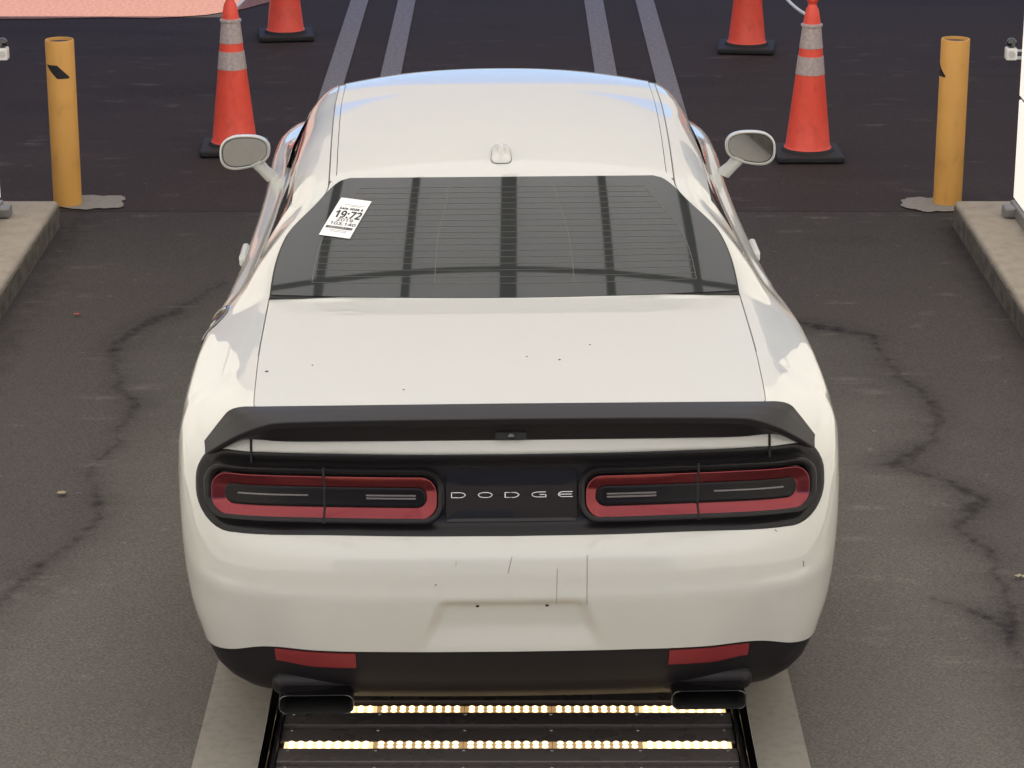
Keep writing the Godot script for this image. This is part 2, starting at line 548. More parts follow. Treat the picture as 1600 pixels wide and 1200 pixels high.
func panel(c0: int, c1: int, r0: int, r1: int, left: bool, gaps: Array, holes := []) -> MB:
	# gaps: [at c0, at c1, at r0, at r1] metres cut off that edge
	var mb := MB.new()
	var P := []
	var N := []
	var s := -1.0 if left else 1.0
	for c in range(c0, c1 + 1):
		var row := PackedVector3Array()
		var nrow := PackedVector3Array()
		for r in range(r0, r1 + 1):
			var p: Vector3 = S[c][r]
			if c == c0 and gaps[0] > 0.0:
				p = p.move_toward(S[c + 1][r], gaps[0])
			if c == c1 and gaps[1] > 0.0:
				p = p.move_toward(S[c - 1][r], gaps[1])
			if r == r0 and gaps[2] > 0.0:
				p = p.move_toward(S[c][r + 1], gaps[2])
			if r == r1 and gaps[3] > 0.0:
				p = p.move_toward(S[c][r - 1], gaps[3])
			var q: Vector3 = SN[c][r]
			row.append(Vector3(p.x * s, p.y, p.z))
			nrow.append(Vector3(q.x * s, q.y, q.z))
		P.append(row)
		N.append(nrow)
	if holes.is_empty():
		mb.grid(P, N)
	else:
		var rows := P.size()
		var cols: int = P[0].size()
		var inside := []
		for a in rows:
			var line := []
			for b in cols:
				var hit := false
				for h in holes:
					if Vector2(P[a][b].z - h.x, P[a][b].y - h.y).length() < h.z:
						hit = true
				line.append(hit)
			inside.append(line)
		for a in rows:
			for b in cols:
				var p2: Vector3 = P[a][b]
				var near := false
				if inside[a][b]:
					for da in [-1, 0, 1]:
						for db in [-1, 0, 1]:
							if a + da >= 0 and a + da < rows and b + db >= 0 and b + db < cols and not inside[a + da][b + db]:
								near = true
					if near:
						for h in holes:
							var d := Vector2(p2.z - h.x, p2.y - h.y)
							if d.length() < h.z:
								d = d.normalized() * h.z
								p2.z = h.x + d.x
								p2.y = h.y + d.y
				mb.add(p2, N[a][b])
		for a in rows - 1:
			for b in cols - 1:
				if inside[a][b] and inside[a + 1][b] and inside[a][b + 1] and inside[a + 1][b + 1]:
					continue
				var k := a * cols + b
				mb.quad(k, k + 1, k + cols + 1, k + cols)
	# folded edges where there is a gap
	for e in 4:
		if gaps[e] <= 0.0:
			continue
		var line := []
		if e < 2:
			for b in P[0].size():
				line.append([0 if e == 0 else P.size() - 1, b])
		else:
			for a in P.size():
				line.append([a, 0 if e == 2 else P[0].size() - 1])
		for k in line.size() - 1:
			var a0: Vector3 = P[line[k][0]][line[k][1]]
			var b0: Vector3 = P[line[k + 1][0]][line[k + 1][1]]
			var mid: Vector3 = P[P.size() / 2][P[0].size() / 2]
			if a0.distance_to(b0) > 1e-5:
				mb.face(a0, b0, b0 - N[line[k + 1][0]][line[k + 1][1]] * 0.014, a0 - N[line[k][0]][line[k][1]] * 0.014, a0 - mid)
	return mb

var S := []
var SN := []

func make_pressed() -> void:
	for c in TU.size():
		var col := PackedVector3Array()
		for r in ROWS:
			var p: Vector3 = T[c][r]
			var d := pressed(p) if c < 170 else 0.0
			col.append(p - TN[c][r] * d)
		S.append(col)
	for c in TU.size():
		if c < 172:
			var nc := PackedVector3Array()
			for r in ROWS:
				nc.append(normal_at(S, c, r))
			SN.append(nc)
		else:
			SN.append(TN[c])

# the middle of the car between its two inner lines: deck, rear window, roof, windscreen, bonnet
const CZ := [-0.19, -0.5, -0.9, -1.19, -1.2, -1.212, -1.5, -1.8, -2.05, -2.35, -2.7, -3.0, -3.18, -3.3, -3.45, -3.7, -3.95, -4.35, -4.6, -4.8]
const CY := [1.083, 1.094, 1.101, 1.1057, 1.106, 1.111, 1.236, 1.350, 1.404, 1.440, 1.456, 1.452, 1.438, 1.408, 1.33, 1.19, 1.06, 1.02, 0.985, 0.945]
var EZ := []
var EX := []
var EY := []

func make_centre() -> void:
	for c in range(TU.size()):
		var p: Vector3 = T[c][ROWS - 1]
		if p.x > 0.60 - 0.05 and p.z < -0.2 and p.z > -4.75:
			if EZ.is_empty() or EZ[EZ.size() - 1] > p.z + 0.02:
				EZ.append(p.z)
				EX.append(p.x)
				EY.append(p.y)

func edge(z: float) -> Vector2:
	var n := EZ.size()
	if z >= EZ[0]:
		return Vector2(EX[0], EY[0])
	if z <= EZ[n - 1]:
		return Vector2(EX[n - 1], EY[n - 1])
	var lo := 0
	var hi := n - 1
	while hi - lo > 1:
		var m := (lo + hi) / 2
		if EZ[m] > z:
			lo = m
		else:
			hi = m
	var f: float = (z - EZ[lo]) / (EZ[hi] - EZ[lo])
	return Vector2(lerpf(EX[lo], EX[hi], f), lerpf(EY[lo], EY[hi], f))

var NCZ := []
func centre(x: float, z: float) -> Vector3:
	if NCZ.is_empty():
		for q in CZ:
			NCZ.append(-q)
	var e := edge(z)
	var yc := hermite(NCZ, CY, -z)
	var s := minf(absf(x) / e.x, 1.0)
	return Vector3(x, e.y + (yc - e.y) * (1.0 - pow(s, 2.3)), z)

func centre_n(x: float, z: float) -> Vector3:
	var d := 0.006
	var a := centre(x - d, z) if absf(x) + d < edge(z).x else centre(x - d * signf(x), z)
	var dx := centre(minf(x + d, edge(z).x), z) - centre(maxf(x - d, -edge(z).x), z)
	var dz := centre(x, z + d) - centre(x, z - d)
	var q := dz.cross(dx).normalized()
	return q if q.y > 0 else -q

# a sheet of the centre surface; zf(x / half width) gives the z of each row t
func sheet(t0: float, t1: float, nt: int, nx: int, half: Callable, zof: Callable, lift: float, flange: float) -> MB:
	var mb := MB.new()
	var P := []
	var N := []
	for a in nt + 1:
		var t := lerpf(t0, t1, float(a) / nt)
		var row := PackedVector3Array()
		var nrow := PackedVector3Array()
		for b in nx + 1:
			var s := -1.0 + 2.0 * b / nx
			var z: float = zof.call(t, s)
			var w: float = half.call(t, z)
			var q := centre_n(s * w, z)
			row.append(centre(s * w, z) + q * lift)
			nrow.append(q)
		P.append(row)
		N.append(nrow)
	mb.grid(P, N, flange)
	return mb

# the rear window's own shape: straight towards the corners, bowed across and along
func glass_at(x: float, z: float) -> Vector3:
	var yc := hermite([1.18, 1.50, 1.85], [1.0985, 1.238, 1.367], -z)
	yc += 0.0
	var q := (-z - 1.18) / 0.67
	var line := lerpf(1.0975, 1.3630, q) + 0.014 * 4.0 * q * (1.0 - q)
	return Vector3(x, line - lerpf(0.045, 0.062, q) * x * x, z)

func glass_n(x: float, z: float) -> Vector3:
	var d := 0.004
	var a := glass_at(x + d, z) - glass_at(x - d, z)
	var b := glass_at(x, z + d) - glass_at(x, z - d)
	return b.cross(a).normalized()

func pane(t0: float, t1: float, nt: int, nx: int, half: Callable, zof: Callable, lift: float, flange: float) -> MB:
	var mb := MB.new()
	var P := []
	var N := []
	for a in nt + 1:
		var t := lerpf(t0, t1, float(a) / nt)
		var row := PackedVector3Array()
		var nrow := PackedVector3Array()
		for b in nx + 1:
			var s := -1.0 + 2.0 * b / nx
			var z: float = zof.call(t, s)
			var w: float = half.call(t, z)
			var q := glass_n(s * w, z)
			row.append(glass_at(s * w, z) + q * lift)
			nrow.append(q)
		P.append(row)
		N.append(nrow)
	mb.grid(P, N, flange)
	return mb

# concentric rings of a rounded rectangle laid on the rear face
# rings: [[inset, lift], ...]; fill closes the middle
func plaque(c: Vector2, h: Vector2, r: float, rings: Array, fill := true) -> MB:
	var mb := MB.new()
	var P := []
	for ring in rings:
		var row := PackedVector3Array()
		for p in rr_points(c, h - Vector2(ring[0], ring[0]), maxf(r - ring[0], 0.004)):
			var q := rear(p.x, p.y)
			row.append(q[0] + q[1] * ring[1])
		P.append(row)
	if fill:
		var lastr: Array = rings[rings.size() - 1]
		var hh: Vector2 = h - Vector2(lastr[0], lastr[0])
		for f in [0.66, 0.33, 0.0]:
			var row := PackedVector3Array()
			for p in rr_points(c, Vector2(maxf(hh.x - hh.y * (1.0 - f), 0.001), maxf(hh.y * f, 0.0002)), maxf((r - lastr[0]) * f, 0.0002)):
				var q := rear(p.x, p.y)
				row.append(q[0] + q[1] * lastr[1])
			P.append(row)
	mb_rings(mb, P)
	return mb

func mb_rings(mb: MB, P: Array) -> void:
	# every strip between two rings gets its own normals where it bends sharply
	var n: int = P[0].size()
	var fn := []
	for k in P.size() - 1:
		var row := PackedVector3Array()
		for j in n:
			var du: Vector3 = P[k][(j + 1) % n] - P[k][(j - 1 + n) % n]
			var dv: Vector3 = P[k + 1][j] - P[k][j]
			var q := du.cross(dv)
			if q.length() < 1e-12:
				q = rear(P[k][j].x, P[k][j].y)[1]
			q = q.normalized()
			if q.z < 0.0 and absf(P[k][j].x) < 0.8 or q.dot(P[k][j] - Vector3(0, 0.8, -1.2)) < 0.0:
				q = -q
			row.append(q)
		fn.append(row)
	for k in P.size() - 1:
		var A := PackedVector3Array()
		var B := PackedVector3Array()
		var NA := PackedVector3Array()
		var NB := PackedVector3Array()
		for j in n + 1:
			var m := j % n
			A.append(P[k][m])
			B.append(P[k + 1][m])
			var q: Vector3 = fn[k][m]
			var qa := q
			var qb := q
			if k > 0 and fn[k - 1][m].dot(q) > 0.75:
				qa = (q + fn[k - 1][m]).normalized()
			if k + 1 < fn.size() and fn[k + 1][m].dot(q) > 0.75:
				qb = (q + fn[k + 1][m]).normalized()
			NA.append(qa)
			NB.append(qb)
		mb.grid([A, B], [NA, NB])

func rr_points(c: Vector2, h: Vector2, r: float) -> Array:
	# constant count: 4 corners of 9 points, sides of 24 / 6 pieces
	var out := []
	r = minf(r, minf(h.x, h.y))
	var cs := [[1, 1], [-1, 1], [-1, -1], [1, -1]]
	for k in 4:
		var cc := c + Vector2(cs[k][0] * (h.x - r), cs[k][1] * (h.y - r))
		for j in 9:
			var a := k * PI / 2 + j * PI / 16
			out.append(cc + Vector2(cos(a), sin(a)) * r)
		var nx: Array = cs[(k + 1) % 4]
		var nc := c + Vector2(nx[0] * (h.x - r), nx[1] * (h.y - r))
		var a2 := (k + 1) * PI / 2
		var p0 := cc + Vector2(cos(a2), sin(a2)) * r
		var p1 := nc + Vector2(cos(a2), sin(a2)) * r
		var m := 40 if k % 2 == 0 else 6
		for j in range(1, m):
			out.append(p0.lerp(p1, float(j) / m))
	return out

func on_rear(path: Array, lift: float) -> Array:
	var out := []
	for p in path:
		var q := rear(p.x, p.y)
		out.append(q[0] + q[1] * lift)
	return out

# a flat strip of a given width along points with normals
func strip(pts: Array, nrm: Array, w: float, th := 0.002) -> MB:
	var mb := MB.new()
	var P := []
	var N := []
	for k in pts.size():
		var d: Vector3 = (pts[mini(k + 1, pts.size() - 1)] - pts[maxi(k - 1, 0)]).normalized()
		var sd: Vector3 = d.cross(nrm[k]).normalized() * w * 0.5
		P.append(PackedVector3Array([pts[k] - sd, pts[k] + sd]))
		N.append(PackedVector3Array([nrm[k], nrm[k]]))
	mb.grid(P, N, th)
	return mb

# ------------------------------------------------------------------ build
func _ready() -> void:
	var cam := Camera3D.new()
	cam.name = "camera"
	cam.position = Vector3(0, 3.45, 6.9)
	cam.rotation_degrees = Vector3(-18.0, 0, 0)
	cam.fov = 16.28
	cam.near = 0.1
	cam.far = 400.0
	cam.current = true
	add_child(cam)
	var we := WorldEnvironment.new()
	we.name = "world_environment"
	var env := Environment.new()
	env.background_mode = Environment.BG_SKY
	var sky := Sky.new()
	var ps := ProceduralSkyMaterial.new()
	ps.sky_top_color = Color(0.24, 0.44, 0.74)
	ps.sky_horizon_color = Color(0.58, 0.74, 0.90)
	ps.sky_curve = 0.12
	ps.ground_horizon_color = Color(0.55, 0.5, 0.47)
	ps.ground_bottom_color = Color(0.3, 0.28, 0.27)
	sky.sky_material = ps
	env.sky = sky
	env.tonemap_mode = Environment.TONE_MAPPER_LINEAR
	env.tonemap_exposure = 1.95
	env.sdfgi_enabled = true
	env.ssao_enabled = true
	env.ssil_enabled = true
	we.environment = env
	add_child(we)
	var sun := DirectionalLight3D.new()
	sun.name = "sun"
	sun.light_energy = 1.4
	sun.light_color = Color(1.0, 0.955, 0.89)
	sun.light_angular_distance = 0.5
	sun.shadow_enabled = true
	sun.rotation_degrees = Vector3(-62, -110, 0)
	add_child(sun)
	materials()
	ground()
	booth()
	make_table()
	make_pressed()
	make_centre()
	build_car()
	street_things()
	window_sticker()

func materials() -> void:
	M.paint = mat(lin(0.540, 0.545, 0.512), 0.45, 0.0, 1.0, 0.02)
	M.black = mat(lin(0.012, 0.011, 0.012), 0.35)
	M.satin = mat(lin(0.0135, 0.0118, 0.0140), 0.46)
	M.satin.metallic_specular = 0.36
	M.gloss = mat(lin(0.006, 0.006, 0.007), 0.06, 0.0, 1.0, 0.01)
	M.piano = mat(lin(0.009, 0.008, 0.009), 0.24)
	M.piano.metallic_specular = 0.36
	M.core = mat(lin(0.007, 0.006, 0.007), 0.22)
	M.core.metallic_specular = 0.3
	M.dark = mat(lin(0.008, 0.008, 0.008), 0.8)
	M.rubber = mat(lin(0.018, 0.018, 0.019), 0.75)
	M.glass = mat(lin(0.034, 0.038, 0.037), 0.03)
	M.glass.metallic_specular = 0.55
	M.red = mat(lin(0.185, 0.028, 0.033), 0.2, 0.8, 0.2, 0.03)
	M.reflector = mat(lin(0.20, 0.018, 0.022), 0.45)
	M.chrome = mat(lin(0.75, 0.75, 0.76), 0.08, 1.0)
	M.darkchrome = mat(lin(0.16, 0.16, 0.165), 0.14, 1.0)
	M.blackchrome = mat(lin(0.045, 0.044, 0.046), 0.16, 0.9)
	M.smoke = mat(lin(0.17, 0.155, 0.16), 0.2, 0.0, 1.0, 0.02)
	M.mirror = mat(lin(0.62, 0.64, 0.64), 0.02, 1.0)
	M.alu = mat(lin(0.45, 0.45, 0.46), 0.3, 1.0)
	M.paper = mat(lin(0.86, 0.86, 0.84), 0.7)
	M.ink = mat(lin(0.03, 0.03, 0.03), 0.8)
	M.grey_ink = mat(lin(0.25, 0.25, 0.25), 0.8)
	M.heater = mat(lin(0.12, 0.112, 0.10), 0.5)

	M.orange = mat(lin(0.92, 0.098, 0.058), 0.42)
	M.orange.albedo_texture = noise_tex(512, 0.012, 11, [[0.0, Color(0.88, 0.84, 0.83)], [0.3, Color(0.96, 0.955, 0.95)], [0.5, Color(1, 1, 1)], [1.0, Color(1, 0.98, 0.97)]], 5)
	M.orange.uv1_triplanar = true
	M.orange.uv1_world_triplanar = true
	M.orange.uv1_scale = Vector3(2.2, 1.3, 2.2)
	M.collar = mat(lin(0.62, 0.53, 0.51), 0.35)
	M.collar.albedo_texture = noise_tex(512, 0.02, 12, [[0.0, Color(0.8, 0.79, 0.78)], [1.0, Color(1, 1, 1)]], 4)
	M.collar.uv1_triplanar = true
	M.collar.uv1_scale = Vector3(4, 4, 4)
	M.yellow = mat(lin(0.76, 0.40, 0.095), 0.5)
	M.yellow.albedo_texture = noise_tex(512, 0.008, 13, [[0.0, Color(0.84, 0.82, 0.79)], [0.3, Color(0.96, 0.955, 0.95)], [1.0, Color(1, 1, 1)]], 5)
	M.yellow.uv1_triplanar = true
	M.yellow.uv1_world_triplanar = true
	M.yellow.uv1_scale = Vector3(2.0, 0.8, 2.0)
	M.concrete = mat(lin(0.355, 0.312, 0.255), 0.9)
	M.concrete.albedo_texture = noise_tex(1024, 0.012, 14, [[0.0, Color(0.90, 0.89, 0.88)], [0.4, Color(0.96, 0.955, 0.95)], [0.7, Color(0.985, 0.985, 0.98)], [1.0, Color(1, 1, 1)]], 6)
	M.concrete.uv1_triplanar = true
	M.concrete.uv1_world_triplanar = true
	M.concrete.uv1_scale = Vector3(0.7, 0.7, 0.7)
	M.concrete.normal_enabled = true
	M.concrete.normal_texture = normal_tex(512, 0.12, 15, 1.2)
	M.strip_concrete = M.concrete.duplicate()
	M.strip_concrete.normal_enabled = false
	M.strip_concrete.albedo_color = lin(0.265, 0.245, 0.215)
	M.strip_concrete.albedo_texture = noise_tex(1024, 0.03, 41, [[0.0, Color(0.90, 0.895, 0.89)], [0.5, Color(0.97, 0.97, 0.965)], [1.0, Color(1, 1, 1)]], 6)
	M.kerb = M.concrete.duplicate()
	M.kerb.albedo_color = lin(0.15, 0.135, 0.112)  # darkened to carry the shade on the kerb face along with its scuffs
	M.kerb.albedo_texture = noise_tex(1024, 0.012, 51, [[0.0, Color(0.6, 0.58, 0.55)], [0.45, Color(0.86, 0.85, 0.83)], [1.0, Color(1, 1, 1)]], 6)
	M.paintline = mat(lin(0.212, 0.196, 0.205), 0.8)
	M.paintline.albedo_texture = noise_tex(1024, 0.03, 16, [[0.0, Color(0.84, 0.83, 0.83)], [0.42, Color(0.94, 0.94, 0.945)], [0.6, Color(1, 1, 1)], [1.0, Color(1, 1, 1)]], 6)
	M.paintline.uv1_triplanar = true
	M.paintline.uv1_world_triplanar = true
	M.paintline.uv1_scale = Vector3(0.8, 0.8, 0.8)
	M.pink = mat(lin(0.34, 0.172, 0.135), 0.9)
	M.pink.albedo_texture = noise_tex(512, 0.05, 17, [[0.0, Color(0.78, 0.75, 0.74)], [1.0, Color(1, 1, 1)]], 5)
	M.pink.uv1_triplanar = true
	M.pink.uv1_world_triplanar = true

	M.fabric = mat(lin(0.84, 0.83, 0.77), 0.9)
	M.fabric.backlight_enabled = true
	M.fabric.backlight = lin(1.0, 0.965, 0.86)
	M.roof_sheet = mat(lin(0.62, 0.60, 0.55), 0.9)
	M.roof_sheet.backlight_enabled = true
	M.roof_sheet.backlight = lin(0.50, 0.48, 0.43)
	M.beam = mat(lin(0.03, 0.028, 0.03), 0.6)
	M.frame = mat(lin(0.22, 0.215, 0.21), 0.5, 0.3)
	M.whitebox = mat(lin(0.7, 0.69, 0.66), 0.4)
	M.tan = mat(lin(0.36, 0.27, 0.20), 0.9)

func asphalt_material() -> StandardMaterial3D:
	var m := StandardMaterial3D.new()
	m.roughness = 0.88
	m.albedo_color = lin(0.212, 0.194, 0.182)
	m.albedo_texture = noise_tex(1024, 0.24, 21, [[0.0, Color(0.66, 0.66, 0.66)], [0.3, Color(0.82, 0.82, 0.82)], [0.5, Color(0.88, 0.875, 0.875)], [0.7, Color(0.94, 0.935, 0.93)], [0.85, Color(1, 1, 1)], [1.0, Color(1, 1, 1)]], 2, FastNoiseLite.TYPE_VALUE_CUBIC)
	m.metallic_specular = 0.25
	m.normal_enabled = true
	m.normal_texture = normal_tex(1024, 0.22, 22, 2.5, 2)
	m.normal_scale = 0.3
	return m

const MX := 4.0
const MZ0 := -14.0
const MZ1 := 2.0

func stain_image() -> Image:
	var W := 1024
	var H := 2048
	var im := Image.create(W, H, false, Image.FORMAT_RGB8)
	var rng := RandomNumberGenerator.new()
	rng.seed = 77
	var px := func(x: float) -> float: return (x + MX) / (2 * MX) * W
	var pz := func(z: float) -> float: return (z - MZ0) / (MZ1 - MZ0) * H
	# two tones of asphalt either side of the cold joint
	im.fill(sm(0.56))
	var joint := int(pz.call(-6.62))
	im.fill_rect(Rect2i(0, 0, W, joint), sm(0.30, 0.86, 0.88))
	var f := FastNoiseLite.new()
	f.seed = 5
	f.frequency = 0.02
	f.fractal_octaves = 4
	# worn, paler wheel path bounded by the tide marks
	var lb := CRACK_L
	var rb := CRACK_R
	for y in range(joint, H):
		var z: float = MZ0 + (MZ1 - MZ0) * y / H
		var xl := along(lb, z) + f.get_noise_1d(y * 3.0) * 0.05
		var xr := along(rb, z) + f.get_noise_1d(y * 3.0 + 999.0) * 0.05
		var outer := lerpf(0.34, 0.55, smoothstep(-6.7, -2.6, z))
		var gain := lerpf(0.03, 0.27, smoothstep(-6.0, -1.6, z))
		im.fill_rect(Rect2i(0, y, W, 1), sm(outer, 0.97, 0.97))
		for k in 8:
			var g := k * 0.035
			var c := outer + gain * (k + 1) / 8.0
			im.fill_rect(Rect2i(int(px.call(xl + g)), y, maxi(1, int(px.call(xr - g) - px.call(xl + g))), 1), sm(c, 1.0, 0.98))
	# large blotches
	for k in 260:
		var x := rng.randf_range(-3.6, 3.6)
		var z2 := rng.randf_range(-13.5, 1.5)
		var r := rng.randf_range(0.05, 0.5)
		dab(im, px.call(x), pz.call(z2), r * W / (2 * MX) * 1.6, r * H / (MZ1 - MZ0) * 0.6, rng.randf_range(-0.04, 0.035), f)
	# tide marks and cracks
	for path in [CRACK_L, CRACK_R, CRACK_B]:
		var at := 0.0
		for k in path.size() - 1:
			var a: Vector2 = path[k]
			var b: Vector2 = path[k + 1]
			var steps := int(a.distance_to(b) / 0.012)
			for j in steps:
				var p := a.lerp(b, float(j) / steps)
				at += 1.0
				var seed_y := 40.0 if path == CRACK_L else 80.0
				var wob := f.get_noise_2d(at * 1.2, seed_y)
				var side := f.get_noise_2d(at * 5.0, 300.0 + seed_y)
				var wide := (0.013 + 0.046 * maxf(0.0, f.get_noise_2d(at * 0.9, 700.0 + seed_y) + 0.12)) * (0.5 if path == CRACK_B else 1.0)
				var cx: float = px.call(p.x + wob * 0.05 + side * 0.025)
				var cy: float = pz.call(p.y + side * 0.03)
				dab(im, cx, cy, wide * 128 + 0.7, wide * 1.2 * 128 + 0.7, -0.030, f)
				if side > -0.15:
					dab(im, cx + side * 6.0, cy, 1.25, 1.25, -0.05, f)
				if j % 2 == 0:
					dab(im, cx, cy, wide * 420 + 3.0, wide * 420 + 3.0, -0.008, f)
				if rng.randf() < 0.10 and path != CRACK_B:
					var dirx := 1.0 if path == CRACK_L else -1.0
					var reach := rng.randi_range(4, 14)
					for q in reach:
						dab(im, cx + dirx * q * 1.6, cy + rng.randf_range(-0.6, 0.6), 2.4, 1.6, -0.026 * (1.0 - q / float(reach)), f)
	# pale scuffs, lying across the lane
	for k in 620:
		var x := rng.randf_range(-3.4, 3.4)
		var z3 := rng.randf_range(-11.5, -0.8)
		if z3 > -2.0 and absf(x) < 1.0:
			continue
		var r := rng.randf_range(0.01, 0.16)
		var sc := rng.randf_range(0.02, 0.09) * (1.0 if k % 9 else 1.8)
		for q in 3:
			dab(im, px.call(x) + rng.randf_range(-5, 5), pz.call(z3) + rng.randf_range(-5, 5), r * 128 * rng.randf_range(0.4, 1.0) + 1.0, rng.randf_range(1.0, 5.0), sc, f)
	for k in 420:
		dab(im, px.call(rng.randf_range(-2.6, 2.6)), pz.call(rng.randf_range(-9.5, 0.5)), rng.randf_range(0.6, 1.6), rng.randf_range(0.6, 1.5), rng.randf_range(0.08, 0.42), f)
	for k in 900:
		var sd := -1.0 if k % 2 else 1.0
		dab(im, px.call(sd * (2.25 - absf(rng.randfn(0.0, 0.07)))), pz.call(rng.randf_range(-6.6, 0.5)), rng.randf_range(2.0, 7.0), rng.randf_range(3.0, 12.0), -0.02, f)
	# the cold joint itself
	for x in range(0, W):
		var yy := joint + int(f.get_noise_1d(x * 1.5) * 3.0)
		for q in 3:
			im.set_pixel(x, yy + q, Color(0.47, 0.455, 0.455))
	return im

func sm(v: float, g := 1.0, b := 1.0) -> Color:
	return Color(v, v * g, v * b).linear_to_srgb()

func along(path: Array, z: float) -> float:
	if z <= path[0].y:
		return path[0].x
	for k in path.size() - 1:
		var a: Vector2 = path[k]
		var b: Vector2 = path[k + 1]
		if (z >= a.y and z <= b.y) or (z <= a.y and z >= b.y):
			return lerpf(a.x, b.x, (z - a.y) / (b.y - a.y) if absf(b.y - a.y) > 1e-4 else 0.0)
	return path[path.size() - 1].x

func dab(im: Image, cx: float, cy: float, rx: float, ry: float, amount: float, f: FastNoiseLite) -> void:
	var x0 := maxi(0, int(cx - rx))
	var x1 := mini(im.get_width() - 1, int(cx + rx) + 1)
	var y0 := maxi(0, int(cy - ry))
	var y1 := mini(im.get_height() - 1, int(cy + ry) + 1)
	for y in range(y0, y1 + 1):
		for x in range(x0, x1 + 1):
			var d := Vector2((x - cx) / rx, (y - cy) / ry).length()
			if d >= 1.0:
				continue
			var w := (1.0 - d * d) * (0.75 + 0.9 * f.get_noise_2d(x * 6.0, y * 6.0)) * amount
			var c := im.get_pixel(x, y)
			im.set_pixel(x, y, Color(clampf(c.r + w, 0.3, 1.0), clampf(c.g + w, 0.3, 1.0), clampf(c.b + w * 0.97, 0.3, 1.0)))

# tide marks either side of the lane, (x, z)
const CRACK_L := [Vector2(-1.372, -5.279), Vector2(-1.434, -5.073), Vector2(-1.567, -4.779), Vector2(-1.68, -4.518), Vector2(-1.706, -4.212), Vector2(-1.696, -3.911), Vector2(-1.532, -3.473), Vector2(-1.542, -3.223), Vector2(-1.565, -2.938), Vector2(-1.579, -2.696), Vector2(-1.557, -2.45), Vector2(-1.52, -2.074), Vector2(-1.567, -1.85), Vector2(-1.631, -1.659), Vector2(-1.709, -1.402), Vector2(-1.769, -1.265), Vector2(-1.8, -0.9)]
const CRACK_R := [Vector2(1.264, -4.647), Vector2(1.366, -4.528), Vector2(1.591, -4.402), Vector2(1.582, -4.009), Vector2(1.702, -3.633), Vector2(1.682, -3.303), Vector2(1.661, -3.044), Vector2(1.468, -2.732), Vector2(1.547, -2.639), Vector2(1.633, -2.554), Vector2(1.735, -2.349), Vector2(1.571, -2.067), Vector2(1.68, -1.807), Vector2(1.628, -1.352), Vector2(1.61, -0.968), Vector2(1.63, -0.853), Vector2(1.66, -0.5)]
const CRACK_B := [Vector2(1.40, -1.42), Vector2(1.46, -1.352), Vector2(1.559, -1.212), Vector2(1.60, -1.02)]

func flat(x0: float, x1: float, z0: float, z1: float, y: float) -> MB:
	var mb := MB.new()
	var ids := []
	for p in [[x0, z0], [x1, z0], [x1, z1], [x0, z1]]:
		ids.append(mb.add(Vector3(p[0], y, p[1]), Vector3.UP, Vector2(p[0], p[1]) / 1.4, Vector2((p[0] + MX) / (2 * MX), (p[1] - MZ0) / (MZ1 - MZ0))))
	mb.quad(ids[0], ids[1], ids[2], ids[3])
	return mb

func poly(pts: Array, y: float) -> MB:
	var mb := MB.new()
	var v2 := PackedVector2Array(pts)
	for p in pts:
		mb.add(Vector3(p.x, y, p.y), Vector3.UP, p)
	var tr := Geometry2D.triangulate_polygon(v2)
	for k in range(0, tr.size(), 3):
		mb.tri(tr[k], tr[k + 1], tr[k + 2])
	return mb

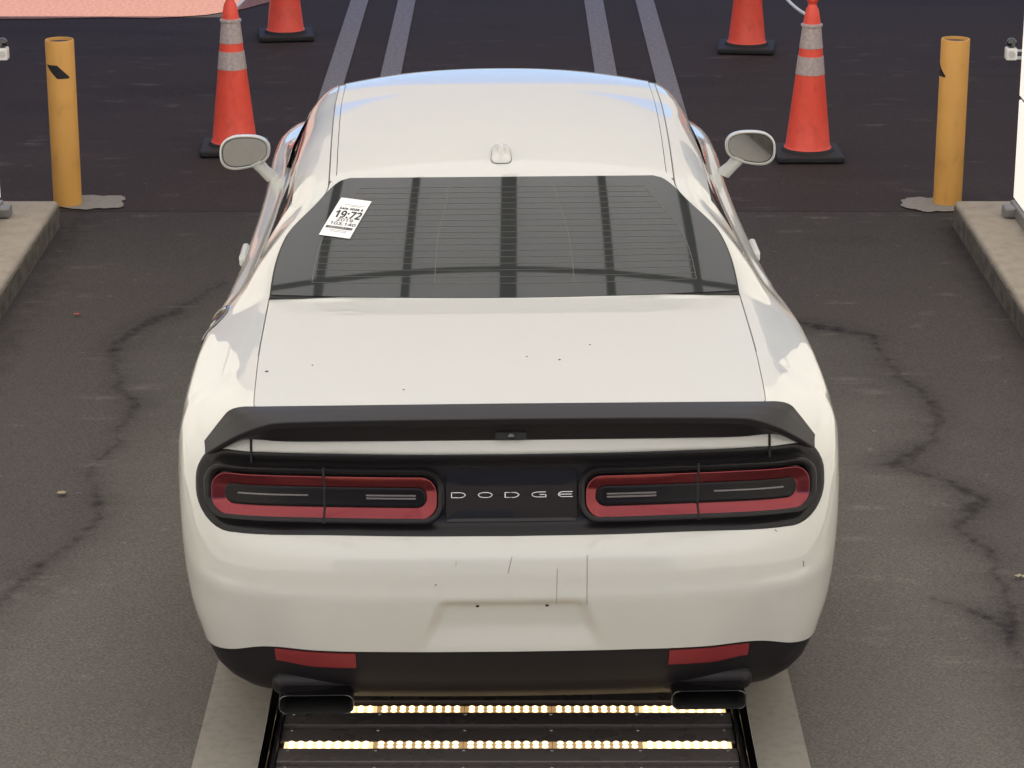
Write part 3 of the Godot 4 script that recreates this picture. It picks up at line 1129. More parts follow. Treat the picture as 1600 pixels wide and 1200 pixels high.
func ground() -> void:
	var far := asphalt_material()
	far.albedo_color = lin(0.066, 0.052, 0.05)
	struct("ground", flat(-120, 120, -160, 120, -0.004).mesh(), far, "dark asphalt ground around and beyond the inspection lane")
	var lane := asphalt_material()
	lane.detail_enabled = true
	lane.detail_blend_mode = BaseMaterial3D.BLEND_MODE_MUL
	lane.detail_uv_layer = BaseMaterial3D.DETAIL_UV_2
	lane.detail_albedo = ImageTexture.create_from_image(stain_image())
	lane.texture_filter = BaseMaterial3D.TEXTURE_FILTER_LINEAR
	struct("asphalt_lane", flat(-MX, MX, MZ0, MZ1, 0.0).mesh(), lane, "worn dark asphalt lane with stains and a transverse joint")
	# sunlit red paving in the distance
	struct("red_paving", poly([Vector2(-40, -12.10), Vector2(-3.4, -12.14), Vector2(-2.9, -12.20), Vector2(-2.55, -12.16), Vector2(-2.2, -12.30), Vector2(-1.95, -12.55), Vector2(-1.7, -13.0), Vector2(-1.6, -14.2), Vector2(-2.2, -16), Vector2(-2.2, -40), Vector2(-40, -40)], 0.006).mesh(), M.pink, "sunlit reddish paving beyond the far left cone")
	struct("added_bounce_apron", flat(-14, 14, 2.05, 24.0, 0.005).mesh(), M.strip_concrete, "pale concrete apron added behind the lane to bounce light onto the bumper")  # unseen pale floor added to bounce warm light onto the bumper
	# painted double lines
	for k in 4:
		var x: Array = [[-1.195, -1.065], [-0.845, -0.715], [0.535, 0.675], [0.915, 1.05]][k]
		struct("painted_line", flat(x[0], x[1], -20.0, -5.2, 0.006).mesh(), M.paintline, "")
	# concrete strips beside the undercarriage scanner
	struct("concrete_strip", flat(-0.925, -0.70, -1.1, 1.6, 0.005).mesh(), M.strip_concrete, "")
	struct("concrete_strip", flat(0.67, 0.862, -1.1, 1.6, 0.005).mesh(), M.strip_concrete, "")
	# raised islands
	for s in [-1.0, 1.0]:
		var xi: float = -2.30 if s < 0 else 2.245
		var isl := Node3D.new()
		isl.name = "concrete_island"
		isl.set_meta("kind", "structure")
		isl.set_meta("label", ("left" if s < 0 else "right") + " raised concrete island with its kerb along the lane")
		add_child(isl, true)
		var mb := MB.new()
		mb.rbox(Vector3(1.8, 0.26, 16.0), 0.02, Transform3D(Basis(), Vector3(xi + s * 0.9, 0.0, -6.33 + 8.0)))
		part("slab", mb.mesh(), M.concrete, isl)
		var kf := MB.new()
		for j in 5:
			kf.rbox(Vector3(0.012, 0.108, 2.99), 0.003, Transform3D(Basis(), Vector3(xi - s * 0.002, 0.054, -6.31 + 1.5 + 3.0 * j)))  # thin overlay, shade and tyre scuffs both put into its colour
		part("scuffed_shaded_kerb", kf.mesh(), M.kerb, isl, "scuffed kerb face with its shade put into the dark colour")
	# concrete collars poured round the bollards
	var rng := RandomNumberGenerator.new()
	rng.seed = 9
	var edge_noise := FastNoiseLite.new()
	edge_noise.seed = 3
	edge_noise.frequency = 0.45
	edge_noise.fractal_octaves = 4
	for s in [[-2.21, -6.79, 0.18, 0.14], [2.19, -6.74, 0.15, 0.15]]:
		var pts := []
		for k in 120:
			var a := TAU * k / 120
			var rr := 1.0 / pow(pow(absf(cos(a)), 3.0) + pow(absf(sin(a)), 3.0), 1.0 / 3.0)
			var r: float = rr * (1.0 + 0.28 * edge_noise.get_noise_2d(cos(a) * 2.0 + s[0] * 5.0, sin(a) * 2.0) + rng.randf_range(-0.012, 0.012))
			pts.append(Vector2(s[0] + cos(a) * s[2] * r, s[1] + sin(a) * s[3] * r))
		struct("concrete_footing", poly(pts, 0.007).mesh(), M.strip_concrete, "")

func booth() -> void:
	# canopy of white translucent panels between dark beams, over the lane
	var can := thing("canopy", "white translucent canopy with dark beams above the lane", "canopy", Vector3(0, 4.2, 0))
	var xs := [-6.6, -4.1, -1.06, -0.57, 0.0, 0.57, 1.06, 3.2, 6.6]
	for a in xs.size():
		var w := 0.095 if absf(xs[a]) < 0.01 else 0.045
		var mb := MB.new()
		mb.rbox(Vector3(w, 0.08, 7.3), 0.006, Transform3D(Basis(), Vector3(xs[a], -0.05, -0.95)))
		part("beam", mb.mesh(), M.beam, can)
		if a < xs.size() - 1:
			var z0 := -13.0 if a == 0 else -16.2
			for q in [[z0, -5.6, M.roof_sheet], [-5.6, 9.4, M.fabric]]:
				var mm := MB.new()
				mm.face(Vector3(xs[a], 0.0, q[0]), Vector3(xs[a + 1], 0.0, q[0]), Vector3(xs[a + 1], 0.0, q[1]), Vector3(xs[a], 0.0, q[1]), Vector3.UP)
				part("canopy_panel", mm.mesh(), q[2], can)
	for z in [-2.76, 9.36]:
		var mb := MB.new()
		mb.rbox(Vector3(13.2, 0.05, 0.05), 0.006, Transform3D(Basis(), Vector3(0, -0.116, z)))
		part("cross_beam", mb.mesh(), M.beam, can)
	for x in [-6.5, 6.5]:
		for z in [-12.8, -4.0, 9.2]:
			var mb := MB.new()
			mb.rbox(Vector3(0.16, 4.12, 0.16), 0.01, Transform3D(Basis(), Vector3(x, -4.2 + 2.06, z)))
			part("post", mb.mesh(), M.beam, can)
	# lit white panels standing on the islands
	for s in [-1.0, 1.0]:
		var x0: float = -2.545 if s < 0 else 2.495
		var lp := thing("light_panel", ("left" if s < 0 else "right") + " tall lit white panel standing on the concrete island", "light panel", Vector3(x0, 0.131, -6.12))
		var glow := mat(lin(0.9, 0.88, 0.82), 0.5)
		glow.emission_enabled = true
		glow.emission = Color(1.0, 0.97, 0.92)
		glow.emission_energy_multiplier = 0.33
		var ys := [0.06, 0.575, 1.62, 2.75, 3.85]
		for k in 4:
			for j in 6:
				var mb := MB.new()
				mb.rbox(Vector3(0.05, ys[k + 1] - ys[k] - 0.02, 2.48), 0.004, Transform3D(Basis(), Vector3(s * 0.028, (ys[k] + ys[k + 1]) / 2, 1.25 + 2.5 * j)))
				part("light_sheet", mb.mesh(), glow, lp)
		var fr := MB.new()
		for k in 5:
			fr.rbox(Vector3(0.075, 0.035, 15.0), 0.006, Transform3D(Basis(), Vector3(s * 0.05, ys[k], 7.5)))
		part("frame_rail", fr.mesh(), M.frame, lp)
		var fb := MB.new()
		fb.rbox(Vector3(0.05, 3.8, 14.99), 0.006, Transform3D(Basis(), Vector3(s * 0.085, 1.95, 7.5)))
		part("back_panel", fb.mesh(), M.whitebox, lp)
		var foot := MB.new()
		foot.rbox(Vector3(0.12, 0.05, 0.10), 0.01, Transform3D(Basis(), Vector3(s * -0.005, 0.027, 0.12)))
		foot.rbox(Vector3(0.05, 0.06, 15.0), 0.008, Transform3D(Basis(), Vector3(s * 0.012, 0.031, 7.52)))
		part("foot_rail", foot.mesh(), M.frame, lp)
		var al := AreaLight3D.new()
		al.name = "panel_glow"
		al.area_size = Vector2(14.8, 3.7)
		al.light_energy = 0.12
		al.light_color = Color(1.0, 0.965, 0.92)
		al.shadow_enabled = true
		al.position = Vector3(x0 - s * 0.012, 0.131 + 1.95, -6.12 + 7.5)
		al.rotation.y = PI / 2 * s
		add_child(al, true)
		# small camera on an arm at the end of each panel
		var cm := thing("dome_camera", ("left" if s < 0 else "right") + " small white camera on a bracket at the panel end", "camera", Vector3(x0 - s * 0.045, 0.92, -6.14))
		var hb := MB.new()
		hb.rbox(Vector3(0.055, 0.06, 0.06), 0.008)
		part("housing", hb.mesh(), M.whitebox, cm)
		var dm := MB.new()
		var prof := []
		for k in 9:
			var a := -PI / 2 + PI * k / 8
			prof.append(Vector2(maxf(0.0005, 0.026 * cos(a)), 0.052 + 0.026 * sin(a)))
		dm.lathe(prof, 24)
		part("dome", dm.mesh(), M.gloss, cm)
		var ln := MB.new()
		ln.lathe([Vector2(0.016, 0.0), Vector2(0.016, 0.006), Vector2(0.009, 0.006), Vector2(0.009, 0.002), Vector2(0.0004, 0.002)], 20, Transform3D(Basis(Vector3.RIGHT, PI / 2), Vector3(0, 0, 0.029)))
		part("lens_ring", ln.mesh(), M.alu, cm)
		var ar := MB.new()
		ar.rbox(Vector3(0.09, 0.012, 0.03), 0.003, Transform3D(Basis(), Vector3(s * 0.055, -0.022, 0)))
		ar.rbox(Vector3(0.09, 0.008, 0.03), 0.003, Transform3D(Basis(), Vector3(s * 0.055, 0.014, 0)))
		part("bracket_arm", ar.mesh(), M.alu, cm)
	for s in [-1.0, 1.0]:  # unseen walls added to keep blue sky out of the paint reflections
		var wl := thing("added_side_wall", ("left" if s < 0 else "right") + " pale rendered wall added beside the lane, out of view, for neutral reflections", "wall", Vector3(s * 8.2, 0, -6.0))
		var wb := MB.new()
		wb.box(Vector3(-0.15, 0, -9.5), Vector3(0.15, 4.6, 9.0))
		part("wall", wb.mesh(), mat(lin(0.62, 0.59, 0.53), 0.9), wl)
		var wc := MB.new()
		wc.box(Vector3(-0.22, 4.602, -9.6), Vector3(0.22, 4.72, 9.1))
		part("coping", wc.mesh(), M.concrete, wl)
	for s in [-1.0, 1.0]:  # unseen buildings added to cover low blue sky in the car's reflections
		var fb2 := thing("building", ("left" if s < 0 else "right") + " pale rendered building added ahead of the lane, out of view, to cover reflected sky", "building", Vector3(s * 17.5, 0, -28))
		var w2 := MB.new()
		w2.box(Vector3(-10.5, 0, -4), Vector3(10.5, 9.0, 4))
		part("wall", w2.mesh(), mat(lin(0.55, 0.50, 0.44), 0.9), fb2)
		var r2 := MB.new()
		r2.box(Vector3(-10.8, 9.0, -4.3), Vector3(10.8, 9.4, 4.3))
		part("roof", r2.mesh(), M.frame, fb2)
		for k in 5:
			var wn := MB.new()
			wn.box(Vector3(-8.8 + 3.8 * k, 1.0, 3.9), Vector3(-6.6 + 3.8 * k, 2.6, 4.03))
			part("window", wn.mesh(), M.core, fb2)
	# building behind the photographer, seen only in reflections
	var bl := thing("building", "tan building behind the lane entrance", "building", Vector3(0, 0, 27))
	var w := MB.new()
	w.box(Vector3(-22, 0, 0), Vector3(22, 7.0, 8))
	part("wall", w.mesh(), M.tan, bl)
	var rf := MB.new()
	rf.box(Vector3(-22.4, 7.0, -0.5), Vector3(22.4, 7.4, 8.4))
	part("roof", rf.mesh(), M.frame, bl)
	for k in 5:
		var dd := MB.new()
		dd.box(Vector3(-16 + 7.0 * k, 0.1, -0.06), Vector3(-12.5 + 7.0 * k, 3.0, 0.02))
		part("door", dd.mesh(), M.frame, bl)

# ------------------------------------------------------------------ the car
func build_car() -> void:
	car = thing("car", "white two-door coupe seen from behind on the lane, black spoiler", "car", Vector3(0.004, 0, 0))
	car.rotation_degrees = Vector3(0, 1.0, 0.28)
	var last := TU.size() - 1
	var cq := col_of_z(-0.66)      # bumper ends
	var cd0 := col_of_z(-2.30)     # door
	var cd1 := col_of_z(-3.36)
	var cf := col_of_z(-4.62)
	var cw0 := col_of_z(-1.84)     # side glass
	var cw1 := col_of_z(-3.42)
	var rb := 9 * SUB + 2
	var rt := 11 * SUB - 1
	var rear_arch := Vector3(-1.07, 0.36, 0.385)
	var front_arch := Vector3(-4.02, 0.36, 0.385)
	# rear bumper and tail, both halves in one skin
	var mb := MB.new()
	var P := []
	var N := []
	for c in range(-cq, cq + 1):
		var k := absi(c)
		var s := -1.0 if c < 0 else 1.0
		var row := PackedVector3Array()
		var nrow := PackedVector3Array()
		for r in ROWS:
			row.append(Vector3(S[k][r].x * s, S[k][r].y, S[k][r].z))
			nrow.append(Vector3(SN[k][r].x * s if k else 0.0, SN[k][r].y, SN[k][r].z).normalized())
		P.append(row)
		N.append(nrow)
	mb.grid(P, N, 0.006)
	part("rear_bumper", mb.mesh(), M.paint, car)
	for left in [false, true]:
		var s := -1.0 if left else 1.0
		# quarter panel with the roof pillar, up to the door gap; window cells left out
		part("quarter_panel", panel(cq, cw0, 0, ROWS - 1, left, [0, 0, 0.0, 0.002], [rear_arch]).mesh(), M.paint, car)
		part("quarter_panel", panel(cw0, cd0, 0, rb, left, [0, 0.002, 0, 0.002]).mesh(), M.paint, car)
		part("door", panel(cd0, cd1, 0, rb, left, [0.002, 0.002, 0, 0.002]).mesh(), M.paint, car)
		part("roof_rail", panel(cw0, cw1, rt, ROWS - 1, left, [0, 0, 0.002, 0.002]).mesh(), M.paint, car)
		part("front_fender", panel(cd1, cw1, 0, rb, left, [0.002, 0, 0, 0.002]).mesh(), M.paint, car)
		part("front_fender", panel(cw1, cf, 0, ROWS - 1, left, [0, 0.002, 0, 0.002], [front_arch]).mesh(), M.paint, car)
		var gl := panel(cw0, cw1, rb, rt, left, [0, 0, 0, 0])
		for k in gl.v.size():
			gl.v[k] -= gl.n[k] * 0.006
		part("side_window", gl.mesh(), M.glass, car)
		part("front_bumper", panel(cf, last, 0, ROWS - 1, left, [0.002, 0, 0, 0.002]).mesh(), M.paint, car)
		# dark liner under the panel gaps
		var ln := panel(cq, cf, SUB, ROWS - 1, left, [0, 0, 0, 0], [Vector3(-1.07, 0.36, 0.40), Vector3(-4.02, 0.36, 0.40)])
		for k in ln.v.size():
			ln.v[k] -= ln.n[k] * 0.016
		part("body_shell", ln.mesh(), M.dark, car)
		# wheel wells
		for z in [-1.07, -4.02]:
			var ww := MB.new()
			var A := []
			var B := []
			for k in 33:
				var a := -0.35 + (PI + 0.7) * k / 32
				var o := Vector3(0, 0.36 + 0.392 * sin(a), z + 0.392 * cos(a))
				var q := Vector3(0, -sin(a), -cos(a))
				A.append(PackedVector3Array([Vector3(s * 0.945, o.y, o.z), Vector3(s * 0.62, o.y, o.z)]))
				B.append(PackedVector3Array([q, q]))
			ww.grid(A, B)
			ww.face(Vector3(s * 0.62, 0.2, z - 0.4), Vector3(s * 0.62, 0.2, z + 0.4), Vector3(s * 0.62, 0.76, z + 0.4), Vector3(s * 0.62, 0.76, z - 0.4), Vector3(s, 0, 0))
			part("wheel_well", ww.mesh(), M.dark, car)
			wheel(s, z)
		mirror(s)
		handle(s)
	# floor of the car
	var fl := MB.new()
	fl.box(Vector3(-0.62, 0.2, -4.8), Vector3(0.62, 0.26, -0.3))
	part("underbody", fl.mesh(), M.dark, car)
	# deck, roof, windscreen, bonnet
	var full := func(_t, z): return edge(z).x
	part("trunk_lid", sheet(0, 1, 40, 80, func(_t, z): return edge(z).x - 0.0025, func(t, s): return lerpf(-0.20, -1.205 - 0.012, t) + 0.0 * s - lerpf(0.0, 0.055, t) * (pow(absf(s), 2.0) - 1.0) * 1.0 - 0.038 * t, 0.0, 0.014).mesh(), M.paint, car)
	part("body_shell", sheet(-0.22, -4.7, 90, 40, full, func(t, _s): return t, -0.018, 0.0).mesh(), M.dark, car)
	# roof skin runs down behind the rear window as its frame
	part("roof", sheet(-1.70, -3.17, 70, 80, func(_t, z): return edge(z).x - lerpf(0.003, 0.026, smoothstep(-1.80, -1.86, z)), func(t, s): return t + 0.05 * (1.0 - s * s) * smoothstep(-1.9, -1.70, t), 0.0, 0.012).mesh(), M.paint, car)
	var wf := sheet(-1.20, -1.72, 30, 60, func(_t, z): return edge(z).x - 0.0005, func(t, s): return t + 0.05 * (1.0 - s * s) * 0.9, -0.003, 0.0)
	for k in wf.v.size():
		var fv: Vector3 = wf.v[k]
		wf.v[k].y -= 0.03 * smoothstep(0.10, 0.16, edge(fv.z).x - absf(fv.x))
	part("rear_window_frame", wf.mesh(), M.paint, car)
	for s in [-1.0, 1.0]:
		var P2 := []
		var N2 := []
		for k in 50:
			var z := lerpf(-1.83, -3.17, k / 49.0)
			var w := edge(z).x
			var a := centre(s * (w - 0.0235), z)
			var b := centre(s * (w - 0.0025), z)
			P2.append(PackedVector3Array([a - Vector3(0, 0.003, 0), b - Vector3(0, 0.003, 0)]))
			var q := centre_n(s * (w - 0.02), z)
			N2.append(PackedVector3Array([q, q]))
		var dt := MB.new()
		dt.grid(P2, N2, 0.008)
		part("roof_ditch_moulding", dt.mesh(), M.paint, car)
	part("windscreen", sheet(-3.19, -3.92, 24, 30, func(_t, z): return edge(z).x - 0.012, func(t, s): return t - 0.10 * (1.0 - s * s) * smoothstep(-3.19, -3.9, t), 0.0, 0.006).mesh(), M.glass, car)
	part("bonnet", sheet(-3.96, -4.76, 24, 30, func(_t, z): return edge(z).x - 0.003, func(t, s): return t - 0.06 * (1.0 - s * s), 0.0, 0.012).mesh(), M.paint, car)
	# rear window, one convex pane
	var zt := -1.822
	var zb := -1.246
	var ghalf := func(t, z):
		var dz: float = absf(lerpf(zb, zt, t) - zt)
		var r := 0.105
		var k: float = maxf(0.0, r - dz)
		return edge(lerpf(zb, zt, t)).x - 0.007 - (r - sqrt(maxf(0.0, r * r - k * k))) * 0.62
	var gz := func(t, s): return lerpf(zb, zt, t) + lerpf(0.055, 0.028, t) * (1.0 - s * s)
	var win := part("rear_window", pane(0, 1, 60, 70, ghalf, gz, 0.005, 0.010).mesh(), M.glass, car)
	part("window_seal", pane(-0.02, 1.006, 60, 70, func(t, z): return ghalf.call(clampf(t, 0.0, 1.0), z) + 0.006, gz, 0.001, 0.008).mesh(), M.rubber, car)
	var ht := MB.new()
	for k in 17:
		var t := 0.10 + 0.80 * k / 16.0
		var pts := []
		var nn := []
		for j in 41:
			var sx := -0.83 + 1.66 * j / 40.0
			var z: float = gz.call(t, sx)
			var w: float = ghalf.call(t, z) * sx
			pts.append(glass_at(w, z) + glass_n(w, z) * 0.0058)
			nn.append(glass_n(w, z))
		var st := strip(pts, nn, 0.0013, 0.0005)
		append(ht, st)
	for sx in [-0.83, -0.30, 0.30, 0.83]:
		var pts := []
		var nn := []
		for k in 20:
			var t := 0.10 + 0.80 * k / 19.0
			var z: float = gz.call(t, sx)
			var w: float = ghalf.call(t, z) * sx
			pts.append(glass_at(w, z) + glass_n(w, z) * 0.0058)
			nn.append(glass_n(w, z))
		append(ht, strip(pts, nn, 0.002, 0.0005))
	var hl := part("defroster_lines", ht.mesh(), M.heater, win)
	hl.set_meta("kind", "stuff")
	# stone chips on the lid
	for q in [[-0.70, -0.52, 0.006], [-0.30, -0.33, 0.003], [0.055, -0.60, 0.003], [0.15, -0.57, 0.004], [0.245, -0.71, 0.003], [-0.57, -0.56, 0.003]]:
		var ch := MB.new()
		ch.lathe([Vector2(q[2], 0.0), Vector2(q[2] * 0.7, 0.0012), Vector2(0.0003, 0.0012)], 7, Transform3D(Basis(), centre(q[0], q[1]) + Vector3(0, 0.0005, 0)))
		part("paint_chip", ch.mesh(), M.rubber, car)
	antenna()
	tail()
	spoiler()
	valance()
	front()

func append(a: MB, b: MB) -> void:
	var k := a.v.size()
	a.v.append_array(b.v)
	a.n.append_array(b.n)
	a.t.append_array(b.t)
	a.t2.append_array(b.t2)
	for j in b.i:
		a.i.append(j + k)

func wheel(s: float, z: float) -> void:
	var w := Node3D.new()
	w.name = "wheel"
	car.add_child(w, true)
	w.position = Vector3(s * 0.80, 0.36, z)
	w.rotation.z = -PI / 2 * s
	var t := MB.new()
	t.lathe([Vector2(0.25, -0.11), Vector2(0.33, -0.118), Vector2(0.35, -0.105), Vector2(0.36, -0.07), Vector2(0.362, 0.0), Vector2(0.36, 0.07), Vector2(0.35, 0.105), Vector2(0.33, 0.118), Vector2(0.25, 0.11)], 48)
	part("tyre", t.mesh(), M.rubber, w)
	var r := MB.new()
	r.lathe([Vector2(0.255, 0.112), Vector2(0.24, 0.108), Vector2(0.23, 0.05), Vector2(0.22, -0.05), Vector2(0.0005, -0.05)], 40)
	for k in 10:
		r.rbox(Vector3(0.20, 0.03, 0.028), 0.006, Transform3D(Basis(Vector3.UP, TAU * k / 10), Vector3.ZERO) * Transform3D(Basis(), Vector3(0.135, 0.075, 0)))
	r.lathe([Vector2(0.06, 0.0), Vector2(0.06, 0.085), Vector2(0.045, 0.095), Vector2(0.0005, 0.097)], 24)
	part("rim", r.mesh(), M.darkchrome, w)

func mirror(s: float) -> void:
	var m := Node3D.new()
	m.name = "side_mirror"
	m.set_meta("label", ("right" if s > 0 else "left") + " white door mirror")
	car.add_child(m, true)
	m.position = Vector3(1.006 if s > 0 else -0.993, 1.052, -3.47)
	m.rotation.y = s * 0.03
	m.rotation.x = -0.035
	var loops := []
	var shape := func(hx, hy, z):
		var out := []
		for k in 64:
			var a: float = TAU * k / 64
			var c := cos(a)
			var d := sin(a)
			# egg: fuller on the outer upper side, flatter towards the car
			var rr := 1.0 / pow(pow(absf(c), 2.6) + pow(absf(d), 2.6), 1.0 / 2.6)
			var ex: float = c * rr * hx
			var ey: float = d * rr * hy * (1.0 + 0.13 * c * s)
			out.append(Vector3(ex, ey - 0.10 * ex * s, z))
		return out
	for q in [[0.0895, 0.0575, -0.003], [0.0915, 0.0595, 0.0008], [0.0945, 0.0625, 0.002], [0.098, 0.066, 0.0], [0.1, 0.068, -0.007], [0.099, 0.067, -0.03], [0.092, 0.061, -0.06], [0.07, 0.046, -0.085], [0.03, 0.02, -0.098]]:
		loops.append(shape.call(q[0], q[1], q[2]))
	var hb := MB.new()
	hb.skin(loops, false, true)
	part("mirror_housing", hb.mesh(), M.paint, m)
	var inner := MB.new()
	inner.skin([shape.call(0.0900, 0.0580, -0.002), shape.call(0.0875, 0.0555, -0.012)], false, true)
	part("mirror_bezel", inner.mesh(), M.black, m)
	var g := MB.new()
	var lp: Array = shape.call(0.0865, 0.0545, -0.0075)
	g.skin([shape.call(0.0865, 0.0545, -0.0105), lp], false, true)
	part("mirror_glass", g.mesh(), M.mirror, m)
	var st := MB.new()
	var ring := func(c: Vector3, hx: float, hz: float):
		var out := []
		for k in 20:
			var a: float = TAU * k / 20
			out.append(c + Vector3(cos(a) * hx, cos(a) * hx * -0.5 * s, sin(a) * hz))
		return out
	st.skin([ring.call(Vector3(-s * 0.040, -0.042, -0.03), 0.026, 0.032), ring.call(Vector3(-s * 0.068, -0.074, -0.03), 0.022, 0.03), ring.call(Vector3(-s * 0.108, -0.110, -0.03), 0.027, 0.036)])
	part("mirror_stalk", st.mesh(), M.paint, m)

func handle(s: float) -> void:
	var h := Node3D.new()
	h.name = "door_handle"
	car.add_child(h, true)
	h.position = Vector3(s * 0.931, 0.885, -2.57)
	var g := MB.new()
	g.rbox(Vector3(0.026, 0.03, 0.18), 0.012, Transform3D(Basis(), Vector3(0, 0, 0)))
	part("grip", g.mesh(), M.paint, h)
	var e := MB.new()
	e.rbox(Vector3(0.026, 0.038, 0.04), 0.012, Transform3D(Basis(), Vector3(-s * 0.005, 0, 0.112)))
	part("lock_cap", e.mesh(), M.paint, h)

func antenna() -> void:
	var loops := []
	var z0 := -1.955
	# a squarish foot with a low fin rising out of it: half width, half length, height, shift forward
	for q in [[0.036, 0.070, 0.0, 0.0], [0.0355, 0.069, 0.006, 0.0], [0.033, 0.064, 0.011, 0.002], [0.022, 0.054, 0.015, 0.004], [0.013, 0.047, 0.021, 0.004], [0.008, 0.040, 0.032, 0.0], [0.0045, 0.026, 0.044, -0.008]]:
		var lp := []
		for k in 40:
			var a := TAU * k / 40
			var c := cos(a)
			var d := sin(a)
			var n := 4.0 if q[2] < 0.012 else 2.4
			var rr := 1.0 / pow(pow(absf(c), n) + pow(absf(d), n), 1.0 / n)
			var zz: float = d * rr * q[1] - q[3]
			var taper := lerpf(1.0, 0.78, clampf(0.5 - zz / 0.14, 0.0, 1.0))
			var b := centre(c * rr * q[0] * taper, z0 + zz)
			lp.append(b + Vector3(0, q[2] - 0.001, 0))
		loops.append(lp)
	var mb := MB.new()
	mb.skin(loops, false, true)
	var a := part("roof_antenna", mb.mesh(), M.paint, car)
	var gs := MB.new()
	var l0 := []
	var l1 := []
	for k in 40:
		var f := TAU * k / 40
		var rr := 1.0 / pow(pow(absf(cos(f)), 4.0) + pow(absf(sin(f)), 4.0), 0.25)
		for q in [[l0, 0.0382, 0.0722, 0.0006], [l1, 0.0374, 0.0712, 0.0026]]:
			var zz: float = sin(f) * rr * q[2]
			var b := centre(cos(f) * rr * q[1] * lerpf(1.0, 0.78, clampf(0.5 - zz / 0.14, 0.0, 1.0)), z0 + zz)
			q[0].append(b + Vector3(0, q[3], 0))
	gs.skin([l0, l1])
	part("antenna_gasket", gs.mesh(), M.rubber, a)

